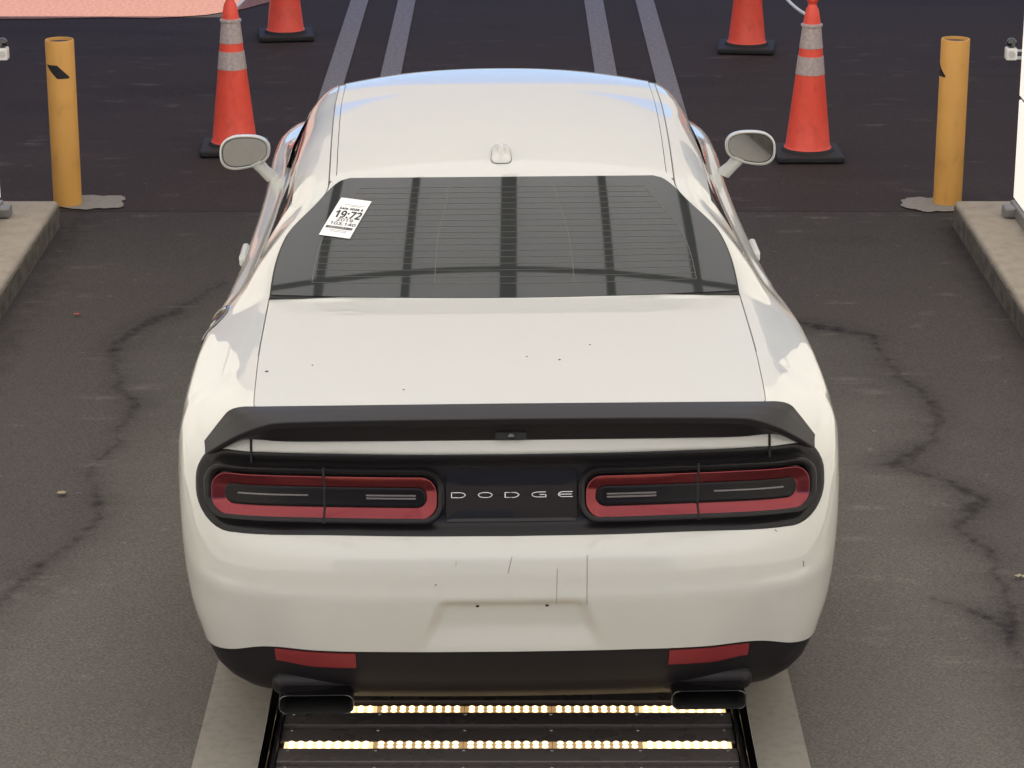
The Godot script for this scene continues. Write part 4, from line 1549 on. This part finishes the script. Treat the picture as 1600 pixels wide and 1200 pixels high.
func tail() -> void:
	# gloss black tail panel, pressed into the body
	var bd := part("tail_panel", plaque(BAND_C, BAND_H, BAND_R, [[0.0, -0.004], [0.001, 0.0012], [0.003, 0.002], [0.012, 0.001], [0.022, -0.007], [0.034, -0.012]]).mesh(), M.piano, car)
	for s in [-1.0, 1.0]:
		var c := Vector2(s * 0.520, 0.853)
		var lamp := Node3D.new()
		lamp.name = "tail_light"
		lamp.set_meta("label", ("right" if s > 0 else "left") + " red racetrack tail light")
		car.add_child(lamp, true)
		var h := Vector2(0.336, 0.078)
		part("bezel", plaque(c, h, 0.06, [[0.0, -0.013], [0.003, 0.0105], [0.006, 0.0135], [0.010, 0.0135], [0.017, 0.011], [0.022, 0.005], [0.023, -0.012]], false).mesh(), M.piano, lamp)
		# red ring, a trough that slopes in towards the core
		part("red_lens", plaque(c + Vector2(0, -0.005), Vector2(0.314, 0.058), 0.046, [[0.0, -0.004], [0.001, 0.009], [0.003, 0.0095], [0.030, -0.0112], [0.034, -0.0116]], false).mesh(), M.red, lamp)
		part("dark_core", plaque(c + Vector2(0, -0.004), Vector2(0.283, 0.027), 0.026, [[-0.002, -0.0113], [0.0, -0.0112], [0.001, -0.006], [0.004, -0.0045], [0.010, -0.0055]]).mesh(), M.core, lamp)
		var rv := MB.new()
		for k in 2:
			append(rv, plaque(Vector2(s * 0.335, 0.846 + 0.008 * k), Vector2(0.07, 0.0028), 0.0028, [[0.0, -0.006], [0.001, -0.0028]]))
		part("reversing_lens", rv.mesh(), M.smoke, lamp)
		var cb := plaque(Vector2(s * 0.665, 0.852), Vector2(0.10, 0.0025), 0.0025, [[0.0, -0.006], [0.001, -0.0028]])
		part("reflector_bar", cb.mesh(), M.smoke, lamp)
		# vertical split of the lamp at the edge of the boot lid
		var pts := []
		var nn := []
		for k in 61:
			var yy := lerpf(0.778, 0.930, k / 60.0)
			var q := rear(s * 0.520, yy)
			var dy := absf(yy - 0.848)
			var lf := 0.0148
			if dy < 0.0285:
				lf = -0.0035
			elif dy < 0.056:
				lf = lerpf(-0.0095, 0.0105, (dy - 0.0285) / 0.0275)
			pts.append(q[0] + q[1] * lf)
			nn.append(q[1])
		part("lens_gap", strip(pts, nn, 0.0062, 0.006).mesh(), M.dark, lamp)
	# boot lid edge through the white strip and the tail panel
	for s in [-1.0, 1.0]:
		var pts := []
		var nn := []
		for k in 14:
			var q := rear(s * (0.722 - 0.0 * k), lerpf(0.938, 1.03, k / 13.0))
			pts.append(q[0] + q[1] * 0.0042)
			nn.append(q[1])
		part("lid_gap", strip(pts, nn, 0.006, 0.01).mesh(), M.dark, car)
	# centre panel with raised letters
	var cp := part("badge_panel", plaque(Vector2(0, 0.853), Vector2(0.184, 0.074), 0.012, [[0.0, -0.0128], [0.002, -0.0106], [0.02, -0.0098], [0.04, -0.0094]]).mesh(), M.gloss, car)
	var hx := 0.0195
	var hy := 0.0068
	var glyph := {
		"D": [[Vector2(-1, -1), Vector2(-1, 1), Vector2(0.3, 1), Vector2(0.75, 0.7), Vector2(1, 0), Vector2(0.75, -0.7), Vector2(0.3, -1), Vector2(-1, -1)]],
		"O": [[Vector2(-0.35, 1), Vector2(0.35, 1), Vector2(0.8, 0.65), Vector2(1, 0), Vector2(0.8, -0.65), Vector2(0.35, -1), Vector2(-0.35, -1), Vector2(-0.8, -0.65), Vector2(-1, 0), Vector2(-0.8, 0.65), Vector2(-0.35, 1)]],
		"G": [[Vector2(1, 1), Vector2(-0.25, 1), Vector2(-0.8, 0.65), Vector2(-1, 0), Vector2(-0.8, -0.65), Vector2(-0.25, -1), Vector2(1, -1), Vector2(1, 0), Vector2(0.1, 0)]],
		"E": [[Vector2(1, 1), Vector2(-0.6, 1), Vector2(-1, 0.4), Vector2(-1, -0.4), Vector2(-0.6, -1), Vector2(1, -1)], [Vector2(-1, 0), Vector2(0.9, 0)]],
	}
	var word := ["D", "O", "D", "G", "E"]
	for k in 5:
		var mb := MB.new()
		for st in glyph[word[k]]:
			var fine := []
			for j in st.size() - 1:
				for q in 4:
					fine.append(Vector2(-0.147 + 0.0745 * k + hx * lerpf(st[j].x, st[j + 1].x, q / 4.0), 0.855 + hy * lerpf(st[j].y, st[j + 1].y, q / 4.0)))
			var en: Vector2 = st[st.size() - 1]
			fine.append(Vector2(-0.147 + 0.0745 * k + hx * en.x, 0.855 + hy * en.y))
			mb.tube(on_rear(fine, -0.0080), 0.0017, 8)
		part("letter", mb.mesh(), M.chrome, cp)
	# holes where a number plate would be screwed on
	for x in [-0.097, 0.097]:
		var q := rear(x, 0.552)
		var sc := MB.new()
		sc.rbox(Vector3(0.009, 0.012, 0.004), 0.0015, Transform3D(Basis(), q[0] - q[1] * 0.021))
		part("plate_screw", sc.mesh(), M.dark, car)
	# scratches and a chipped edge on the bumper
	for q in [[0.125, 0.665, 0.122, 0.565, 0.0012], [0.208, 0.70, 0.207, 0.56, 0.0016], [0.0, 0.70, -0.012, 0.655, 0.0016], [-0.155, 0.69, -0.156, 0.675, 0.001], [-0.21, 0.625, -0.215, 0.62, 0.004], [0.82, 0.64, 0.822, 0.622, 0.004], [0.735, 0.742, 0.742, 0.736, 0.003]]:
		var pts := []
		var nn := []
		for k in 12:
			var e := rear(lerpf(q[0], q[2], k / 11.0), lerpf(q[1], q[3], k / 11.0))
			pts.append(e[0] + e[1] * 0.0009)
			nn.append(e[1])
		part("scratch", strip(pts, nn, q[4], 0.0005).mesh(), mat(lin(0.22, 0.2, 0.19), 0.7), car)
	# round fuel door on the left haunch
	var fu := Node3D.new()
	fu.name = "fuel_door"
	car.add_child(fu, true)
	var rings := [[0.088, -0.004], [0.088, 0.003], [0.083, 0.006], [0.074, 0.006], [0.071, 0.002], [0.066, 0.003], [0.035, 0.005]]
	var loops := []
	for g in rings:
		var lp := []
		for k in 36:
			var a := TAU * k / 36
			var q := side_point(-1.36 + cos(a) * (g[0] * 1.5), 0.152 + sin(a) * (g[0] * 0.80))
			var p: Vector3 = q[0] + q[1] * g[1]
			lp.append(Vector3(-p.x, p.y, p.z))
		loops.append(lp)
	var fm := MB.new()
	fm.skin(loops.slice(0, 5))
	part("fuel_ring", fm.mesh(), M.gloss, fu)
	var fd := MB.new()
	fd.skin(loops.slice(4), false, true)
	part("fuel_cap", fd.mesh(), M.glass, fu)

# point on the flank at z and a distance along the skin above the 0.83 m line
func side_point(z: float, up: float) -> Array:
	var c := col_of_z(z)
	var r := 5 * SUB
	while T[c][r].y < 0.83:
		r += 1
	var left := up
	while left > 0.0:
		var l: float = T[c][r].distance_to(T[c][r + 1])
		if l > left:
			break
		left -= l
		r += 1
	var p: Vector3 = T[c][r].move_toward(T[c][r + 1], left)
	p.z = z
	return [p, TN[c][r]]

func spoiler() -> void:
	# paths of the edges, right half: front top, trailing top, trailing bottom, under, foot, buried back
	var EA := [[0.0, 1.089, -0.195], [0.4, 1.088, -0.196], [0.68, 1.086, -0.200], [0.75, 1.084, -0.204], [0.785, 1.072, -0.209], [0.808, 1.045, -0.219], [0.840, 1.0, -0.238], [0.866, 0.962, -0.258], [0.888, 0.926, -0.276]]
	var EB := [[0.0, 1.090, -0.058], [0.4, 1.088, -0.060], [0.62, 1.083, -0.064], [0.675, 1.074, -0.069], [0.715, 1.057, -0.082], [0.756, 1.032, -0.105], [0.803, 0.993, -0.150], [0.844, 0.952, -0.202], [0.884, 0.914, -0.252]]
	var EC := [[0.0, 1.069, -0.062], [0.4, 1.067, -0.064], [0.62, 1.062, -0.068], [0.675, 1.053, -0.073], [0.713, 1.038, -0.086], [0.751, 1.018, -0.110], [0.798, 0.981, -0.154], [0.841, 0.943, -0.205], [0.882, 0.909, -0.254]]
	var ED := [[0.0, 1.056, -0.100], [0.4, 1.054, -0.102], [0.62, 1.049, -0.106], [0.675, 1.041, -0.110], [0.712, 1.027, -0.120], [0.749, 1.008, -0.140], [0.796, 0.974, -0.174], [0.840, 0.938, -0.216], [0.881, 0.906, -0.260]]
	var EE := [[0.0, 1.004, -0.1245], [0.4, 1.004, -0.1265], [0.62, 1.004, -0.132], [0.69, 1.006, -0.142], [0.725, 1.004, -0.152], [0.756, 0.994, -0.168], [0.798, 0.966, -0.194], [0.841, 0.933, -0.228], [0.881, 0.904, -0.264]]
	var EF := [[0.0, 0.99, -0.18], [0.4, 0.99, -0.18], [0.62, 0.99, -0.185], [0.69, 0.99, -0.20], [0.735, 1.0, -0.225], [0.770, 0.990, -0.235], [0.812, 0.966, -0.248], [0.852, 0.937, -0.266], [0.882, 0.906, -0.280]]
	var mb := MB.new()
	var edges := [EA, EB, EC, ED, EE, EF]
	var ts := range(9)
	var loops := []
	for side in [-1.0, 1.0]:
		var here := []
		for j in 65:
			var u := 8.0 * j / 64.0
			var key := []
			for ed in edges:
				key.append(Vector3(hermite(ts, ed.map(func(q): return q[0]), u), hermite(ts, ed.map(func(q): return q[1]), u), hermite(ts, ed.map(func(q): return q[2]), u)))
			var lp := []
			for e in 6:
				# break every edge with a small chamfer, crown the top
				var a: Vector3 = key[e]
				var b: Vector3 = key[(e + 1) % 6]
				var l := a.distance_to(b)
				var k := minf(0.0028, l * 0.25) / l
				lp.append(a.lerp(b, k))
				if e == 0:
					lp.append(a.lerp(b, 0.35) + Vector3(0, 0.004 * (1.0 - u / 8.0), 0))
					lp.append(a.lerp(b, 0.72) + Vector3(0, 0.003 * (1.0 - u / 8.0), 0))
				lp.append(a.lerp(b, 1.0 - k))
			var out := []
			for p in lp:
				out.append(Vector3(p.x * side, p.y, p.z))
			here.append(out)
		if side < 0:
			here.reverse()
			loops = here
		else:
			loops.append_array(here.slice(1))
	var n: int = loops[0].size()
	# flat-shaded across the section, smooth along it
	for e in n:
		var P := []
		var N := []
		for r in loops.size():
			var a: Vector3 = loops[r][e]
			var b: Vector3 = loops[r][(e + 1) % n]
			var t: Vector3 = loops[mini(r + 1, loops.size() - 1)][e] - loops[maxi(r - 1, 0)][e]
			var q := (b - a).cross(t).normalized()
			var mid := Vector3.ZERO
			for p in loops[r]:
				mid += p / n
			if q.dot((a + b) * 0.5 - mid) < 0:
				q = -q
			P.append(PackedVector3Array([a, b]))
			N.append(PackedVector3Array([q, q]))
		# soften: blend with the neighbouring faces
		mb.grid(P, N)
	for e in [0, loops.size() - 1]:
		var mid := Vector3.ZERO
		for p in loops[e]:
			mid += p / n
		for k in n:
			var q := Vector3(signf(loops[e][0].x), -0.3, 0.3).normalized()
			mb.tri(mb.add(mid, q), mb.add(loops[e][k], q), mb.add(loops[e][(k + 1) % n], q))
	var sp := part("spoiler", mb.mesh(), M.satin, car)
	# reversing camera in the rear face of the spoiler
	var cb := MB.new()
	cb.rbox(Vector3(0.088, 0.024, 0.016), 0.006, Transform3D(Basis(Vector3.RIGHT, -0.12), Vector3(0.0, 1.022, -0.112)))
	part("camera_pod", cb.mesh(), M.rubber, sp)
	var cl := MB.new()
	cl.lathe([Vector2(0.009, 0.0), Vector2(0.009, 0.004), Vector2(0.006, 0.005), Vector2(0.0004, 0.0065)], 20, Transform3D(Basis(Vector3.RIGHT, PI / 2 - 0.12), Vector3(0.0, 1.022, -0.104)))
	part("camera_lens", cl.mesh(), M.gloss, sp)

var VR := []
func valance() -> void:
	# lower black apron below the white bumper
	var mb := MB.new()
	var P := []
	var cq := col_of_z(-0.60)
	for c in range(-cq, cq + 1):
		var k := absi(c)
		var s := -1.0 if c < 0 else 1.0
		var o: Vector3 = T[k][0]
		var inw := Vector3(T[k][ROWS - 1].x - T[k][20].x, 0, T[k][ROWS - 1].z - T[k][20].z).normalized()
		var row := PackedVector3Array()
		var out: float = clampf((o.y - 0.36) / 0.055, 0.0, 1.0)
		for q in [[-0.002, 0.012], [-0.001, -0.002], [0.010, -0.035], [0.024, -0.07], [0.052, -0.105], [0.085, -0.130], [0.13, -0.145], [0.22, -0.15]]:
			var p: Vector3 = o + inw * (q[0] + 0.006) + Vector3(0, q[1] * lerpf(0.88, 1.36, out), 0)
			if q[1] > 0.0:
				p = o + inw * 0.010 + Vector3(0, 0.012, 0)
			row.append(Vector3(p.x * s, p.y, p.z))
		P.append(row)
	VR = P
	var N := []
	for a in P.size():
		var nrow := PackedVector3Array()
		for b in P[0].size():
			var du: Vector3 = P[mini(a + 1, P.size() - 1)][b] - P[maxi(a - 1, 0)][b]
			var dv: Vector3 = P[a][mini(b + 1, P[0].size() - 1)] - P[a][maxi(b - 1, 0)]
			var q := du.cross(dv).normalized()
			if q.dot(P[a][b] - Vector3(0, 0.55, -0.7)) < 0:
				q = -q
			nrow.append(q)
		N.append(nrow)
	mb.grid(P, N, 0.01)
	var va := part("rear_valance", mb.mesh(), M.satin, car)
	# red reflectors let into the apron
	for s in [-1.0, 1.0]:
		var A := []
		var B := []
		for a in P.size():
			var x: float = P[a][2].x * s
			if x > 0.437 and x < 0.668:
				var row := PackedVector3Array()
				var nrow := PackedVector3Array()
				for t in 5:
					var f: float = 1.12 + 1.05 * t / 4.0 * (1.0 - 0.18 * smoothstep(0.56, 0.66, x))
					var b := int(f)
					row.append(P[a][b].lerp(P[a][b + 1], f - b) + N[a][b] * 0.004)
					nrow.append(N[a][b].lerp(N[a][b + 1], f - b).normalized())
				A.append(row)
				B.append(nrow)
		var rm := MB.new()
		rm.grid(A, B, 0.008)
		part("reflector", rm.mesh(), M.reflector, va)
	# rectangular exhaust tips
	for s in [-1.0, 1.0]:
		var c := Vector3(s * 0.553, 0.263, 0)
		var lp := func(hx, hy, r, z):
			var out := []
			for p in rr_points(Vector2.ZERO, Vector2(hx, hy), r):
				out.append(Vector3(c.x + p.x, c.y + p.y, z))
			return out
		var ex := Node3D.new()
		ex.name = "exhaust_tip"
		car.add_child(ex, true)
		var em := MB.new()
		em.skin([lp.call(0.104, 0.028, 0.020, -0.32), lp.call(0.105, 0.0285, 0.020, -0.03), lp.call(0.1055, 0.029, 0.020, -0.012), lp.call(0.1045, 0.028, 0.02, -0.008), lp.call(0.103, 0.0265, 0.0195, -0.009)])
		part("exhaust_sleeve", em.mesh(), M.blackchrome, ex)
		var ei := MB.new()
		ei.skin([lp.call(0.1028, 0.0263, 0.0193, -0.010), lp.call(0.099, 0.0235, 0.018, -0.08), lp.call(0.096, 0.022, 0.017, -0.25)], false, true)
		part("exhaust_bore", ei.mesh(), M.dark, ex)
		var lip := MB.new()
		var rim: Array = lp.call(0.1036, 0.0272, 0.0195, -0.0085)
		rim.append(rim[0])
		lip.tube(rim, 0.0011, 6)
		part("exhaust_lip", lip.mesh(), M.darkchrome, ex)
		# bulge of the apron over the tip
		var bl := MB.new()
		bl.rbox(Vector3(0.27, 0.07, 0.16), 0.032, Transform3D(Basis(Vector3.RIGHT, 0.25), Vector3(s * 0.548, 0.300, -0.155)), 5)
		part("exhaust_hood", bl.mesh(), M.satin, va)

func front() -> void:
	for s in [-1.0, 1.0]:
		for x in [0.42, 0.62]:
			var hd := Node3D.new()
			hd.name = "headlight"
			car.add_child(hd, true)
			var hm := MB.new()
			hm.lathe([Vector2(0.085, 0.0), Vector2(0.085, 0.05), Vector2(0.07, 0.06), Vector2(0.065, 0.04), Vector2(0.0005, 0.035)], 28, Transform3D(Basis(Vector3.RIGHT, -PI / 2), Vector3(s * x, 0.66, -4.90 if x < 0.5 else -4.86)))
			part("headlight_bowl", hm.mesh(), M.chrome, hd)
	var gr := MB.new()
	gr.rbox(Vector3(1.3, 0.18, 0.10), 0.04, Transform3D(Basis(), Vector3(0, 0.66, -4.965)))
	part("grille", gr.mesh(), M.black, car)

# ------------------------------------------------------------------ street furniture
func traffic_cone(label: String, at: Vector3, turn: float) -> Node3D:
	var c := thing("traffic_cone", label, "traffic cone", at, "orange cones marking the lane")
	c.rotation.y = turn
	var K := 0.905
	var b := MB.new()
	b.rbox(Vector3(0.375, 0.036, 0.375), 0.012, Transform3D(Basis(), Vector3(0, 0.018, 0)))
	b.lathe([Vector2(0.15, 0.034), Vector2(0.14, 0.052), Vector2(0.128, 0.056)], 40)
	part("base", b.mesh(), M.rubber, c)
	var rad := func(y): return lerpf(0.127, 0.046, clampf((y - 0.05) / (0.86 - 0.05), 0.0, 1.0))
	var body := MB.new()
	body.lathe([Vector2(0.140, 0.046), Vector2(0.133, 0.054), Vector2(rad.call(0.075), 0.075 * K), Vector2(rad.call(0.3), 0.3 * K), Vector2(rad.call(0.52), 0.52 * K)], 48)
	part("lower_body", body.mesh(), M.orange, c)
	var mid := MB.new()
	mid.lathe([Vector2(rad.call(0.52), 0.52 * K), Vector2(rad.call(0.83), 0.83 * K)], 48)
	mid.lathe([Vector2(rad.call(0.83), 0.83 * K), Vector2(0.043, 0.87 * K), Vector2(0.036, 0.915 * K), Vector2(0.026, 0.935 * K), Vector2(0.022, 0.950 * K), Vector2(0.028, 0.962 * K), Vector2(0.034, 0.98 * K), Vector2(0.030, 1.0 * K), Vector2(0.018, 1.012 * K), Vector2(0.0005, 1.014 * K)], 40)
	part("upper_body", mid.mesh(), M.orange, c)
	for q in [[0.52, 0.632], [0.682, 0.832]]:
		var r := MB.new()
		r.lathe([Vector2(rad.call(q[0]), q[0] * K), Vector2(rad.call(q[0]) + 0.0022, q[0] * K + 0.001), Vector2(rad.call(q[1]) + 0.0022, q[1] * K - 0.001), Vector2(rad.call(q[1]), q[1] * K)], 48)
		part("reflective_collar", r.mesh(), M.collar, c)
	var k := MB.new()
	k.lathe([Vector2(0.05, 0.812 * K), Vector2(0.060, 0.814 * K), Vector2(0.060, 0.826 * K), Vector2(0.05, 0.828 * K)], 40)
	part("clip_ring", k.mesh(), M.collar, c)
	return c

func bollard(label: String, at: Vector3, band_at: float) -> void:
	var b := thing("bollard", label, "bollard", at, "yellow steel bollards beside the islands")
	var p := MB.new()
	p.lathe([Vector2(0.074, 0.0), Vector2(0.074, 0.862), Vector2(0.072, 0.867), Vector2(0.0655, 0.867), Vector2(0.0645, 0.852)], 48)
	part("post", p.mesh(), M.yellow, b)
	var t := MB.new()
	t.lathe([Vector2(0.0645, 0.852), Vector2(0.03, 0.858), Vector2(0.0005, 0.860)], 40)
	part("filled_top", t.mesh(), mat(lin(0.06, 0.052, 0.05), 0.9), b)
	# black slanted marking wrapped on the tube
	var P := []
	var N := []
	for j in 25:
		var a := band_at + (j / 24.0 - 0.5) * 1.75
		var row := PackedVector3Array()
		var nrow := PackedVector3Array()
		var f := j / 24.0
		var top := 0.745 - 0.062 * maxf(0.0, (f - 0.52) / 0.48)
		var bot := 0.743 - 0.068 * minf(1.0, f / 0.5)
		for q in [top, bot]:
			row.append(Vector3(sin(a) * 0.0748, q, cos(a) * 0.0748))
			nrow.append(Vector3(sin(a), 0, cos(a)))
		P.append(row)
		N.append(nrow)
	var m := MB.new()
	m.grid(P, N, 0.001)
	part("black_marking", m.mesh(), M.rubber, b)

func street_things() -> void:
	bollard("yellow bollard at the left kerb end, black slanted mark facing the car", Vector3(-2.325, 0.006, -6.76), -0.12)
	bollard("yellow bollard at the right kerb end, black mark mostly turned away", Vector3(2.282, 0.006, -6.78), -1.65)
	var cone := traffic_cone("near left orange cone with two grey collars, behind the left mirror", Vector3(-1.573, 0.005, -8.0), 0.05)
	copy(cone, "traffic_cone", "near right scuffed orange cone with two grey collars, beside the right mirror", Vector3(1.66, 0.005, -7.85), 0.02)
	copy(cone, "traffic_cone", "far left orange cone cut by the top of the picture", Vector3(-1.56, 0.005, -11.45), 0.12)
	copy(cone, "traffic_cone", "far right orange cone, cut by the top of the picture beside the painted lines", Vector3(1.58, 0.005, -11.0), -0.12)
	for q in [["paper_scrap", "small orange paper scrap on the asphalt left of the car", "litter", Vector3(-1.96, 0.006, -4.70), lin(0.4, 0.09, 0.05), 0.018], ["dry_leaf", "pale dry leaf lying on the asphalt, lower left", "leaf", Vector3(-1.659, 0.006, -2.385), lin(0.36, 0.31, 0.2), 0.023], ["dry_leaf", "pale dry leaf on the asphalt at the right picture edge", "leaf", Vector3(1.725, 0.006, -1.571), lin(0.36, 0.32, 0.22), 0.02]]:
		var lm := MB.new()
		var ring := []
		for k in 13:
			var an := TAU * k / 13
			var rad: float = q[5] * (0.55 + 0.45 * absf(sin(an * 2.5 + q[3].x * 7.0)))
			ring.append(lm.add(Vector3(cos(an) * rad, 0.004 + 0.006 * absf(sin(an * 3.0)), sin(an) * rad * 0.7), Vector3(0.2 * cos(an), 1, 0.2 * sin(an)).normalized()))
		var mid := lm.add(Vector3(0, 0.002, 0), Vector3.UP)
		for k in 13:
			lm.tri(mid, ring[k], ring[(k + 1) % 13])
		var lf := part(q[0], lm.mesh(), mat(q[4], 0.8), self)
		lf.position = q[3]
		tag(lf, q[1], q[2])
	for s in [-1.0, 1.0]:
		var a := Vector3(-1.575, 0.79, -8.05) if s < 0 else Vector3(1.645, 0.79, -7.9)
		var b := Vector3(-1.56, 0.79, -11.39) if s < 0 else Vector3(1.58, 0.79, -10.94)
		var path := []
		for k in 31:
			var t := k / 30.0
			path.append(a.lerp(b, t) - Vector3(0, 0.09 * 4 * t * (1 - t), 0))
		var mb := MB.new()
		mb.tube(path, 0.0095, 10)
		var o := part("barrier_rope", mb.mesh(), M.whitebox, self)
		tag(o, ("left" if s < 0 else "right") + " white barrier rope hanging between the two orange cones", "barrier rope")
	scanner()

func scanner() -> void:
	var sc := thing("undercarriage_scanner", "black inspection light frame with rows of lit LEDs under the car", "scanner", Vector3(-0.012, 0.004, 0))
	var metal := mat(lin(0.10, 0.088, 0.088), 0.25, 0.1)
	metal.roughness_texture = noise_tex(256, 0.02, 31, [[0.0, Color(0.5, 0.5, 0.5)], [1.0, Color(1, 1, 1)]], 4)
	metal.uv1_triplanar = true
	metal.uv1_world_triplanar = true
	metal.roughness = 0.4
	for s in [-1.0, 1.0]:
		var r := MB.new()
		r.rbox(Vector3(0.028, 0.05, 3.4), 0.006, Transform3D(Basis(), Vector3(s * 0.702, 0.025, -0.6)))
		part("side_rail", r.mesh(), M.darkchrome, sc)
		var r2 := MB.new()
		r2.rbox(Vector3(0.012, 0.036, 3.4), 0.003, Transform3D(Basis(), Vector3(s * 0.676, 0.018, -0.6)))
		part("side_rail", r2.mesh(), M.satin, sc)
	var led_off := mat(lin(0.30, 0.27, 0.22), 0.4)
	led_off.emission_enabled = true
	led_off.emission = Color(1.0, 0.78, 0.5)
	led_off.emission_energy_multiplier = 0.2
	var led := mat(lin(0.9, 0.85, 0.75), 0.4)
	led.emission_enabled = true
	led.emission = Color(1.0, 0.88, 0.66)
	led.emission_energy_multiplier = 1.3
	var led_hot := mat(lin(0.9, 0.85, 0.75), 0.4)
	led_hot.emission_enabled = true
	led_hot.emission = Color(1.0, 0.86, 0.60)
	led_hot.emission_energy_multiplier = 0.5
	var rows := [-1.33, -1.05, -0.765, -0.480, -0.235, 0.04, 0.33]
	for k in rows.size():
		var z: float = rows[k]
		# plates between the LED rows, in three raised steps
		var pl := MB.new()
		pl.rbox(Vector3(1.335, 0.02, 0.085), 0.003, Transform3D(Basis(), Vector3(0, 0.016, z + 0.079)))
		part("cover_plate", pl.mesh(), metal, sc)
		var pl2 := MB.new()
		pl2.rbox(Vector3(1.335, 0.016, 0.085), 0.003, Transform3D(Basis(), Vector3(0, 0.012, z + 0.182)))
		part("cover_plate", pl2.mesh(), metal, sc)
		var ch := MB.new()
		ch.rbox(Vector3(1.335, 0.012, 0.068), 0.002, Transform3D(Basis(), Vector3(0, 0.006, z - 0.004)))
		part("led_channel", ch.mesh(), M.satin, sc)
		if k < 2:
			continue
		for g in 5:
			var seg := MB.new()
			seg.rbox(Vector3(0.2605, 0.006, 0.050), 0.002, Transform3D(Basis(), Vector3(-0.524 + 0.262 * g, 0.0155, z)))
			var hot := g == 0 or g == 4
			var st := part("led_strip", seg.mesh(), led_hot if hot else led_off, sc)
			var dots := MB.new()
			for j in 9:
				for zz in [-0.012, 0.012]:  # one row is the bulbs, the other glows in place of their reflection
					dots.lathe([Vector2(0.0092, 0.0), Vector2(0.0085, 0.003), Vector2(0.005, 0.005), Vector2(0.0004, 0.006)], 10, Transform3D(Basis(), Vector3(-0.524 + 0.262 * g + (j - 4) * 0.0272, 0.0186, z + zz)))
			part("led_bulb_and_glint", dots.mesh(), led, st)
		for j in 6:
			for dz in [0.050, 0.148]:
				var sm := MB.new()
				sm.lathe([Vector2(0.006, 0.0), Vector2(0.0055, 0.002), Vector2(0.003, 0.0032), Vector2(0.0004, 0.0034)], 10, Transform3D(Basis(), Vector3(-0.64 + 0.256 * j, 0.026 if dz < 0.1 else 0.020, z + dz)))
				part("screw", sm.mesh(), M.alu, sc)
		var al := AreaLight3D.new()
		al.name = "led_row_glow"
		al.area_size = Vector2(1.3, 0.028)
		al.light_energy = 0.005
		al.light_color = Color(1.0, 0.86, 0.64)
		al.shadow_enabled = true
		al.position = Vector3(-0.012, 0.034, z)
		al.rotation.x = PI / 2
		add_child(al, true)

func text(s: String, size: float, bold: bool, wide: float) -> TextMesh:
	var f := SystemFont.new()
	f.font_names = PackedStringArray(["Droid Sans"])
	if bold:
		f.font_weight = 700
	var t := TextMesh.new()
	t.text = s
	t.font = f
	t.font_size = 64
	t.pixel_size = size / 64.0
	t.depth = 0.0006
	t.curve_step = 2.0
	return t

func window_sticker() -> void:
	var xf: Transform3D = car.transform
	var gx := -0.512
	var gz := -1.592
	var p := glass_at(gx, gz)
	var q := glass_n(gx, gz)
	var right := (Vector3.RIGHT - q * q.x).normalized().rotated(q, -0.31)
	var up := q.cross(right).normalized()
	var st := thing("paper_sticker", "white printed paper sticker on the rear window reading 19:72", "sticker")
	st.transform = xf * Transform3D(Basis(right, up, q), p + q * 0.0085)
	var mb := MB.new()
	var A := []
	var B := []
	for a in 9:
		var row := PackedVector3Array()
		var nrow := PackedVector3Array()
		for b in 9:
			var x := -0.053 + 0.106 * b / 8.0
			var y := -0.108 + 0.216 * a / 8.0
			row.append(Vector3(x, y, -0.0004 * (x / 0.053) * (x / 0.053) - 0.0012 * (y / 0.108) * (y / 0.108)))
			nrow.append(Vector3(0, 0, 1))
		A.append(row)
		B.append(nrow)
	mb.grid(A, B, 0.0006)
	part("paper", mb.mesh(), M.paper, st)
	var lines := [["Sale 2026 6", 0.0155, true, 0.048, 1.0], ["19:72", 0.056, true, 0.014, 0.66], ["2019", 0.021, false, -0.016, 1.25], ["103,140", 0.021, false, -0.0375, 1.2]]
	for l in lines:
		var o := part("lettering", text(l[0], l[1], l[2], 1.0), M.ink, st)
		o.position = Vector3(0.004, l[3], 0.0008)
		o.scale = Vector3(l[4], 1, 1)
	var rng := RandomNumberGenerator.new()
	rng.seed = 4
	var bars := MB.new()
	var x := -0.046
	while x < 0.044:
		var w := rng.randf_range(0.0008, 0.0026)
		bars.box(Vector3(x, -0.066, 0.0), Vector3(x + w, -0.053, 0.0006))
		x += w + rng.randf_range(0.0009, 0.002)
	part("barcode", bars.mesh(), M.ink, st)
	var small := MB.new()
	for l in [[-0.028, 0.040, 0.071], [-0.010, 0.028, 0.064], [-0.030, 0.030, -0.074], [-0.024, 0.026, -0.082]]:
		var xx: float = l[0]
		while xx < l[1]:
			var w2 := rng.randf_range(0.002, 0.006)
			small.box(Vector3(xx, l[2], -0.001), Vector3(xx + w2, l[2] + 0.0018, 0.0002))
			xx += w2 + 0.0012
	part("fine_print", small.mesh(), M.grey_ink, st)
